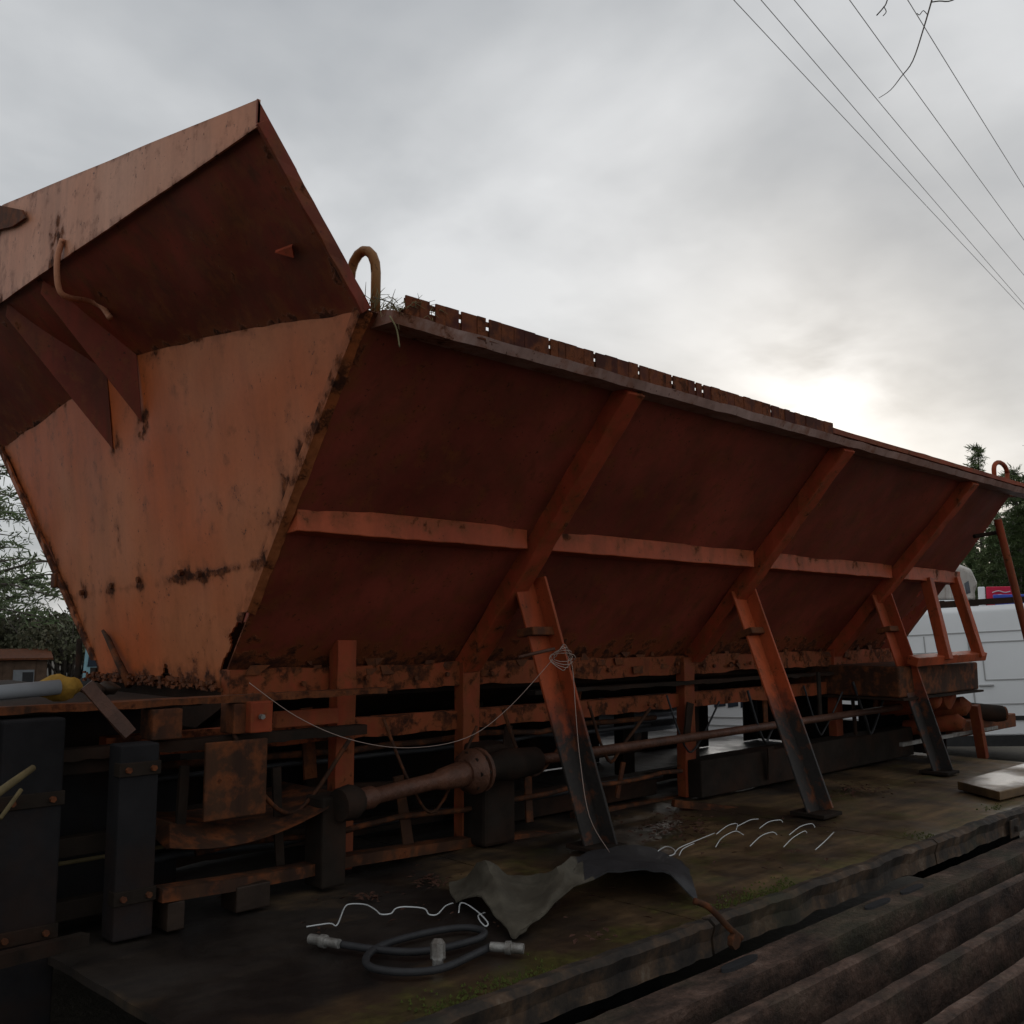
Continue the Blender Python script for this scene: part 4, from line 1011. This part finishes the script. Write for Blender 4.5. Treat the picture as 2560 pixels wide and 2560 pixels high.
# blue crate and red board on the rack
def vpx(px, py, b=.3):
    d0 = (vp(0, b, 0) - CAM).dot(vd) ; r_ = ray(px, py); t = d0 / r_.dot(vd); return CAM + r_ * t
a = vpx(1878, 1150); b = vpx(2010, 1122)
bc = thing('blue_crate', 'blue plastic crate on the van roof rack', 'crate', tuple(a))
z0 = vp(0, .3, 2.03).z
def rbox(par, name, mat, p, q, dep, z0=None):
    o_ = p.copy(); w_ = (q - p).dot(vr); h_ = q.z - p.z
    cs = [o_ + vr * i * w_ + vd * j * dep + Vector((0, 0, k * h_)) for k in (0, 1) for i, j in ((0, 0), (1, 0), (1, 1), (0, 1))]
    return MB().quadbox(cs).build(name, mat, par, bevel=.012)
rbox(bc, 'crate_body', M_blue, a, b, .5); 
rbox(bc, 'crate_rim', M_blue, Vector((a.x, a.y, b.z - .03)) - vr * .02 - vd * .02, b + vr * .02 + Vector((0, 0, .012)), .54)
a = vpx(1862, 1146, .55); b = vpx(1916, 1106, .55)
rb = thing('red_sign_board', 'red board with white scrawl behind the blue crate', 'sign', tuple(a))
rbox(rb, 'board', M_red, a, b, .05)
rbox(rb, 'pale_edge', M_white, a - vr * .09 - vd * .0, Vector((a.x, a.y, b.z)) - vr * .01, .05)
m = MB()
for k in range(3):
    p = vpx(1872 + k * 3, 1118 + k * 7, .53); m.tube(spline([p, p + vr * .07 + Vector((0, 0, .02)), p + vr * .14, p + vr * .2 + Vector((0, 0, .012))], 4), .006, 5)
m.build('white_scrawl', M_wire, rb)
# truck cab with rounded white roof fairing behind the van
tc_, tr_, td_ = vbasis(1835, 14.5)
tk = thing('cab_over_truck', 'white truck cab with rounded roof fairing behind the panel van', 'truck', tuple(tc_))
def tp_(a, b, z): return tc_ + tr_ * a + td_ * b + Vector((0, 0, z))
rows = [[tp_(a, b, z) for a, z in ((-1.6, .5), (-1.6, 1.95), (-.9, 2.02), (.02, 2.02), (.16, 1.6), (.2, .5))] for b in (0, 2.0)]
MB().loft(rows, cap=True).build('cab', M_white, tk, bevel=.03)
wf = painted('fairing_paint', (.50, .48, .45), (.42, .40, .37), .08, .3, .3, off=70)
rows = []
for b, s_ in ((0.05, .9), (.2, 1), (1.7, 1), (1.9, .9)):
    rows.append([tp_(a * s_, b, 2.03 + (z - 2.03) * s_) for a, z in ((-.62, 2.03), (-.60, 2.30), (-.45, 2.52), (-.15, 2.56), (.02, 2.48), (.10, 2.26), (.05, 2.2), (.06, 2.03))])
MB().loft(rows, cap=True).build('roof_fairing', wf, tk, smooth='auto', bevel=.03)
MB().plate([tp_(-.06, .045, 2.10), tp_(.0, .045, 2.12), tp_(-.02, .045, 2.30), tp_(-.08, .045, 2.26)], td_ * .02).build('fairing_window', M_glass, tk)
MB().plate([tp_(-1.2, -.006, 1.3), tp_(-.1, -.006, 1.3), tp_(-.16, -.006, 1.85), tp_(-1.2, -.006, 1.85)], td_ * .02).build('cab_window', M_glass, tk)
for a in (-1.2,):
    for b in (.0, 1.75): wheel(tk, tp_(a, b, .45), tr_, td_, .45, .25)
MB().plate([tp_(-5.5, .2, .75), tp_(-1.62, .2, .75), tp_(-1.62, .2, .95), tp_(-5.5, .2, .95)], td_ * 1.6).build('chassis', M_dark, tk)
for b in (.0, 1.75): wheel(tk, tp_(-4.6, b, .45), tr_, td_, .45, .25)
# white hatchback seen through the under-frame gap, pale green sill
hc, hr_, hd = vbasis(1372, 8.9)
hb = thing('white_hatchback', 'white hatchback with pale green sill seen through the gap under the hopper', 'car', tuple(hc))
def hp_(a, b, z): return hc + hr_ * a + hd * b + Vector((0, 0, z))
prof = [(-1.9, .50), (-1.95, .85), (-1.15, .95), (-.75, 1.42), (.9, 1.45), (1.55, 1.0), (1.62, .50)]
rows = [[hp_(a * s_, b, z - (.06 if (z > 1.2 and s_ < 1) else 0)) for a, z in prof] for b, s_ in ((0, .985), (.06, 1), (1.55, 1), (1.6, .985))]
MB().loft(rows, cap=True).build('body', M_white, hb, smooth='auto', bevel=.02)
for (a0, a1) in ((-.13, -.03), (-.01, .08), (.10, .155)):
    MB().plate([hp_(a0, -.006, .90), hp_(a1, -.006, .915), hp_(a1 - .012, -.006, 1.36), hp_(a0 - .012, -.006, 1.36)], hd * .02).build('window', M_glass, hb)
MB().plate([hp_(-1.85, -.008, .44), hp_(1.58, -.008, .44), hp_(1.58, -.008, .665), hp_(-1.85, -.008, .60)], hd * .3).build('sill', M_mint, hb)
for z in (.74, .81): MB().beam(hp_(-1.8, -.002, z), hp_(1.5, -.002, z + .01), .01, .008, tuple(hd)).build('body_crease', M_seam, hb)
for a in (-1.25, 1.0):
    for b in (-.01, 1.42): wheel(hb, hp_(a, b, .30), hr_, hd, .30, .18)
# dark skip added behind the trailer to block the bright horizon
sk_ = thing('dark_backdrop', 'dark steel skip standing behind the trailer', 'backdrop', (3.6, 6.2, 0))
MB().prism([(5.5, 0), (7.0, 0), (7.2, 1.15), (5.3, 1.15)], .2, 7.2).build('backdrop_body', M_dark, sk_, bevel=.02)
MB().beam((.15, 5.30, 1.16), (7.25, 5.30, 1.16), .1, .06).build('backdrop_rim', M_dark, sk_)
for k in range(7):
    x = .7 + k * 1.0; MB().beam((x, 5.47, .02), (x, 5.27, 1.12), .09, .05, (1, 0, 0)).build('backdrop_rib', M_dark, sk_)
# corrugated sheets leaning in the middle gap with a red toolbox below
cg = MB(); a = ony(1120, 1330, 4.25); b = ony(1296, 1330, 4.25)
def cfn(u, v): return (a.x + (b.x - a.x) * u, 4.25 + .02 * math.sin(v * 34) + .12 * (1 - v) * 0, DZ + .10 + .52 * v)
o = cg.sheet(cfn, 6, 60, (0, .004, 0)).build('corrugated_sheet', M_corr, None, smooth=True)
tag(o, 'grey corrugated metal sheet standing on the deck behind the hopper conveyor', 'metal sheet')
p = ony(1215, 1432, 4.12); q = ony(1292, 1404, 4.12)
tb = thing('red_toolbox', 'red metal box on the deck in front of the corrugated sheet', 'box', (p.x + .1, 4.15, DZ))
MB().box((p.x, 4.10, DZ + .012), (q.x, 4.22, q.z)).build('box_body', plain('red_box_paint', (.34, .05, .03), .6, 0, .3, 8, .1), tb, bevel=.01)
MB().box((p.x - .01, 4.09, q.z + .002), (q.x + .01, 4.23, q.z + .03)).build('box_lid', M_dark, tb, bevel=.005)

# pale blue machine cab, shed at the left
tb0, tbr, tbd = vbasis(168, 17.0)
lc = thing('pale_blue_tractor', 'pale blue tractor cab parked behind the hopper by the scrub', 'tractor', tuple(tb0))
def lp_(a, b, z): return tb0 + tbr * a + tbd * b + Vector((0, 0, z))
MB().loft([[lp_(a, b, z) for a, z in ((-.08, .55), (-.03, 1.42), (1.2, 1.45), (1.3, .55))] for b in (0, 1.4)], cap=True).build('cab', M_paleblue, lc, bevel=.03)
MB().plate([lp_(.0, -.01, .95), lp_(.9, -.01, .95), lp_(.85, -.01, 1.35), lp_(.04, -.01, 1.35)], tbd * .02).build('window', M_glass, lc)
MB().tube([lp_(-.14, .1, .5), lp_(-.14, .1, 1.42)], .05, 10).build('exhaust_stack', M_dark, lc, smooth='auto')
MB().box(tuple(lp_(0, 0, .4) - Vector((.2, .2, 0))), tuple(lp_(0, 0, .56) + Vector((.6, .6, 0)))).build('chassis', M_dark, lc)
for a in (.1, 1.1):
    for b in (-.1, 1.3): wheel(lc, lp_(a, b, .4), tbr, tbd, .4, .25)
sh0, shr, shd = vbasis(20, 26)
sh = thing('brown_shed', 'low brown shed with pale door by the scrub beyond the hopper', 'shed', tuple(sh0))
def sp_(a, b, z): return sh0 + shr * a + shd * b + Vector((0, 0, z))
for k in range(12):
    a = -2.2 + k * .26; MB().plate([sp_(a, 0, 0), sp_(a + .25, 0, 0), sp_(a + .25, 0, .75), sp_(a, 0, .75)], shd * .03).build('wall_board', M_shed, sh)
MB().plate([sp_(-2.2, .04, 0), sp_(.92, .04, 0), sp_(.92, .04, .74), sp_(-2.2, .04, .74)], shd * 2).build('shed_core', M_shed, sh)
MB().plate([sp_(-2.4, -.2, .78), sp_(1.05, -.2, .78), sp_(1.05, 2.3, .98), sp_(-2.4, 2.3, .98)], (0, 0, .05)).build('roof', M_rust, sh)
MB().plate([sp_(.12, -.04, .02), sp_(.62, -.04, .02), sp_(.62, -.04, .52), sp_(.12, -.04, .52)], shd * .03).build('door', M_greypipe, sh)
MB().plate([sp_(.34, -.05, .02), sp_(.60, -.05, .02), sp_(.60, -.05, .46), sp_(.34, -.05, .46)], shd * .009).build('opening', M_hose, sh)

# ------------------------------------------------------------------ trees
def pine(name, base, h, spread, label, group, seed, nb=70, crown0=.25, mat=M_pine, dens=1.0):
    r = random.Random(seed); t = thing(name, label, 'tree', base, group); b0 = Vector(base)
    top = b0 + Vector((r.uniform(-.3, .3), r.uniform(-.3, .3), h)); tp = []
    for k in range(7):
        u = k / 6; tp.append(b0.lerp(top, u) + Vector((.12 * math.sin(u * 4 + seed), .12 * math.cos(u * 3 + seed), 0)) * (1 if 0 < k < 6 else 0))
    tm = MB().tube(tp, [h * .018 * (1 - .92 * k / 6) + .01 for k in range(7)], 8)
    cm = MB()
    for k in range(nb):
        u = crown0 + (1 - crown0) * ((k + r.random()) / nb); p = tp[min(5, int(u * 6))].lerp(tp[min(6, int(u * 6) + 1)], u * 6 - int(u * 6) if u < 1 else 1)
        ln = spread * (1 - ((u - crown0) / (1 - crown0)) ** 1.3 * .88) * r.uniform(.55, 1.1); a = r.uniform(0, 6.283)
        d = Vector((math.cos(a), math.sin(a), r.uniform(-.12, .35))); e_ = p + d * ln; e_.z -= ln * .08
        midp = p.lerp(e_, .5) + Vector((0, 0, ln * .06))
        tm.tube([p, midp, e_], [h * .0035 * (1 - u * .6) + .006, h * .002 + .004, .004], 4)
        ncl = int((4 + ln * 4.0) * dens)
        for q in range(ncl):
            s_ = r.uniform(.22, 1.02); c = (p.lerp(midp, s_ * 2) if s_ < .5 else midp.lerp(e_, s_ * 2 - 1)) + Vector((r.gauss(0, .13), r.gauss(0, .13), r.gauss(0, .08))) * (.4 + ln * .3)
            for z in range(7):
                v = Vector((r.gauss(0, 1), r.gauss(0, 1), r.gauss(.25, .8))).normalized(); ll = r.uniform(.10, .26) * (.7 + h * .035)
                sd = v.orthogonal().normalized() * ll * .13; b = len(cm.v); o_ = c + v * ll * .2
                cm.v += [o_ - sd, o_ + sd, o_ + v * ll + sd * .4, o_ + v * ll - sd * .4]; cm.a += [0] * 4; cm.f.append([b, b + 1, b + 2, b + 3])
    tm.build('trunk', M_barkb, t, smooth=True); cm.build('crown', mat, t)
    return t
def copy_tree(src, base, rz, sc, label):
    c = src.copy(); scene.collection.objects.link(c); c.location = base; c.rotation_euler = (0, 0, rz); c.scale = (sc,) * 3; c['label'] = label
    for ch in list(src.children):
        d = ch.copy(); scene.collection.objects.link(d); d.parent = c
    return c
def gp(px, d): p = at(px, 1186, d); return (p.x, p.y, 0)
GL = 'pine trees standing beyond the yard'
pa = pine('pine_tree', gp(-110, 24), 12.5, 4.6, 'open-branched pine whose limbs show sky beside the hopper left edge', GL, 3, 90, .13, dens=1.1)
pb = pine('pine_tree', gp(1868, 46), 10.2, 2.3, 'slender pointed pine rising behind the far lifting eye', GL, 5, 110, .1, dens=1.2)
pc = pine('pine_tree', gp(1945, 40), 8.0, 3.0, 'broad pine right beside the slender pointed pine', GL, 8, 150, .06, dens=1.7)
RL = 'dense pine in the row behind the white vehicles'
for (px, d, s_, src) in ((1905, 44, .80, pc), (1850, 52, .74, pc), (1815, 50, .66, pb), (1780, 56, .66, pc), (1985, 48, 1.05, pb), (2040, 42, 1.0, pc), (2110, 47, 1.1, pb), (1735, 60, .7, pb), (1882, 38, .66, pc), (1838, 40, .58, pc), (1925, 36, .74, pc), (1800, 42, .55, pc), (1968, 38, .8, pc)):
    c = copy_tree(src, gp(px, d), px * .7, s_, RL); c['group'] = 'pines in the row behind the vehicles'
LLb = 'pine in the far row at the left behind the hopper'
for (px, d, s_, src) in ((-90, 30, .9, pa), (-220, 34, 1.0, pa), (230, 60, .7, pc)):
    c = copy_tree(src, gp(px, d), px * .7, s_, LLb); c['group'] = 'pines in the far left row'
def shrub(name, base, h, w_, seed, label, group):
    r = random.Random(seed); t = thing(name, label, 'shrub', base, group); b0 = Vector(base); sm = MB(); cm = MB()
    for k in range(16):
        a = r.uniform(0, 6.28); e_ = b0 + Vector((math.cos(a) * w_ * r.uniform(.1, .5), math.sin(a) * w_ * r.uniform(.1, .5), h * r.uniform(.6, 1)))
        sm.tube([b0 + Vector((math.cos(a) * .1, math.sin(a) * .1, 0)), b0.lerp(e_, .5) + Vector((r.uniform(-.1, .1), 0, .1)), e_], [.035, .025, .008], 5)
    for k in range(1500):
        a = r.uniform(0, 6.28); u = r.random() ** .5; z = r.uniform(.35, 1)
        c = b0 + Vector((math.cos(a) * w_ * .55 * u * (1.1 - z * .5), math.sin(a) * w_ * .55 * u * (1.1 - z * .5), h * z * (1 - .25 * u) + .15 * nz((a * 3, z * 4, seed))))
        v = Vector((r.gauss(0, 1), r.gauss(0, 1), r.gauss(0, 1))).normalized(); s_ = r.uniform(.04, .10); u2 = v.orthogonal().normalized() * s_; v2 = v.cross(u2).normalized() * s_ * .6
        b = len(cm.v); cm.v += [c - u2, c - v2, c + u2, c + v2]; cm.a += [0] * 4; cm.f.append([b, b + 1, b + 2, b + 3])
    sm.build('stem', M_barkb, t, smooth=True); cm.build('foliage', M_shrub, t); return t
s1_ = shrub('scrub_bush', gp(40, 31), 2.25, 3.0, 1, 'olive scrub bush in the row beyond the shed', 'scrub bushes beyond the shed')
s2_ = shrub('scrub_bush', gp(105, 30), 2.15, 3.2, 2, 'olive scrub bush in the row beyond the shed', 'scrub bushes beyond the shed')
for k, (px, d, s_) in enumerate(((0, 33, 1.1), (75, 33, 1.1), (150, 32, 1.15), (195, 31, 1.1), (-50, 31, 1.1), (130, 29, .95), (-110, 32, 1.1), (250, 33, 1.2), (310, 32, 1.1), (1800, 34, 1.2), (1860, 35, 1.3), (1920, 33, 1.25), (1985, 34, 1.3))):
    copy_tree(s1_ if k % 2 else s2_, gp(px, d), k * 1.3, s_, 'olive scrub bush in the row beyond the shed' if px < 1000 else 'olive scrub bush below the pines behind the vehicles')['group'] = 'scrub bushes beyond the shed' if px < 1000 else 'scrub bushes below the pines'

# ------------------------------------------------------------------ overhead cables and the bare tree
WZc = 8.2
wl = ['outermost overhead cable, lowest across the sky', 'second overhead cable from the lowest', 'third overhead cable, middle of the five', 'fourth overhead cable from the lowest', 'highest overhead cable crossing the hanging twig']
for i, (xa, xb, yb) in enumerate(((1384.5, 1932, 584), (1436, 1932, 574), (1498.6, 1932, 519), (1603, 1932, 453), (1712.7, 1932, 353))):
    a = onz(xa, 0, WZc); b = onz(xb, yb, WZc); d = b - a
    pts = []
    for k in range(31):
        t = -1.2 + 4.2 * k / 30; p = a + d * t; sag = .10 * (t - 0) * (t - 1); p.z += sag * .35 if 0 <= t <= 1 else sag * .2; pts.append(p)
    tag(MB().tube(pts, .0048, 6).build('overhead_cable', M_cable, None, smooth=True), wl[i], 'cable', 'overhead cables')
bt = thing('bare_tree', 'bare tree whose thin dead twigs hang into the sky at the top', 'tree', (5.2, -1.6, 0))
tw = [at(x, y, 4.6) for x, y in ((1775, -60), (1758, 0), (1742, 55), (1722, 115), (1700, 145), (1680, 170), (1658, 185))]
br = spline([Vector((5.2, -1.6, 4.2)), Vector((5.1, -.9, 5.0)), Vector((4.9, .3, 5.4)), at(1860, -160, 4.7), tw[0]], 6)
MB().tube([(5.2, -1.6, 0), (5.25, -1.62, 2), (5.2, -1.6, 4.2), (5.3, -1.7, 7.5)], [.13, .11, .08, .02], 10).build('trunk', M_barkb, bt, smooth=True)
MB().tube(br, [.035 * (1 - k / (len(br) - 1)) + .006 for k in range(len(br))], 6).build('branch', M_barkb, bt, smooth=True)
tg = MB().tube(spline(tw, 4), [.0045 * (1 - .7 * k / 24) for k in range(25)], 5)
tg.tube(spline([at(1757, 4, 4.6), at(1772, 2, 4.6), at(1798, 0, 4.6), at(1840, -30, 4.65)], 4), .003, 5)
tg.tube(spline([at(1750, 28, 4.6), at(1742, 20, 4.6), at(1735, 28, 4.6), at(1730, 25, 4.6)], 4), .002, 5)
tg.tube(spline([at(1690, -60, 4.6), at(1674, 0, 4.6), at(1667, 14, 4.6), at(1654, 29, 4.6)], 4), .003, 5)
tg.tube(spline([at(1667, 12, 4.6), at(1672, 22, 4.6), at(1666, 30, 4.6)], 4), .0022, 5)
tg.tube(spline([at(1690, -60, 4.6), at(1735, -90, 4.6), tw[0]], 4), .004, 5)
tg.build('twig', M_barkb, bt, smooth=True)
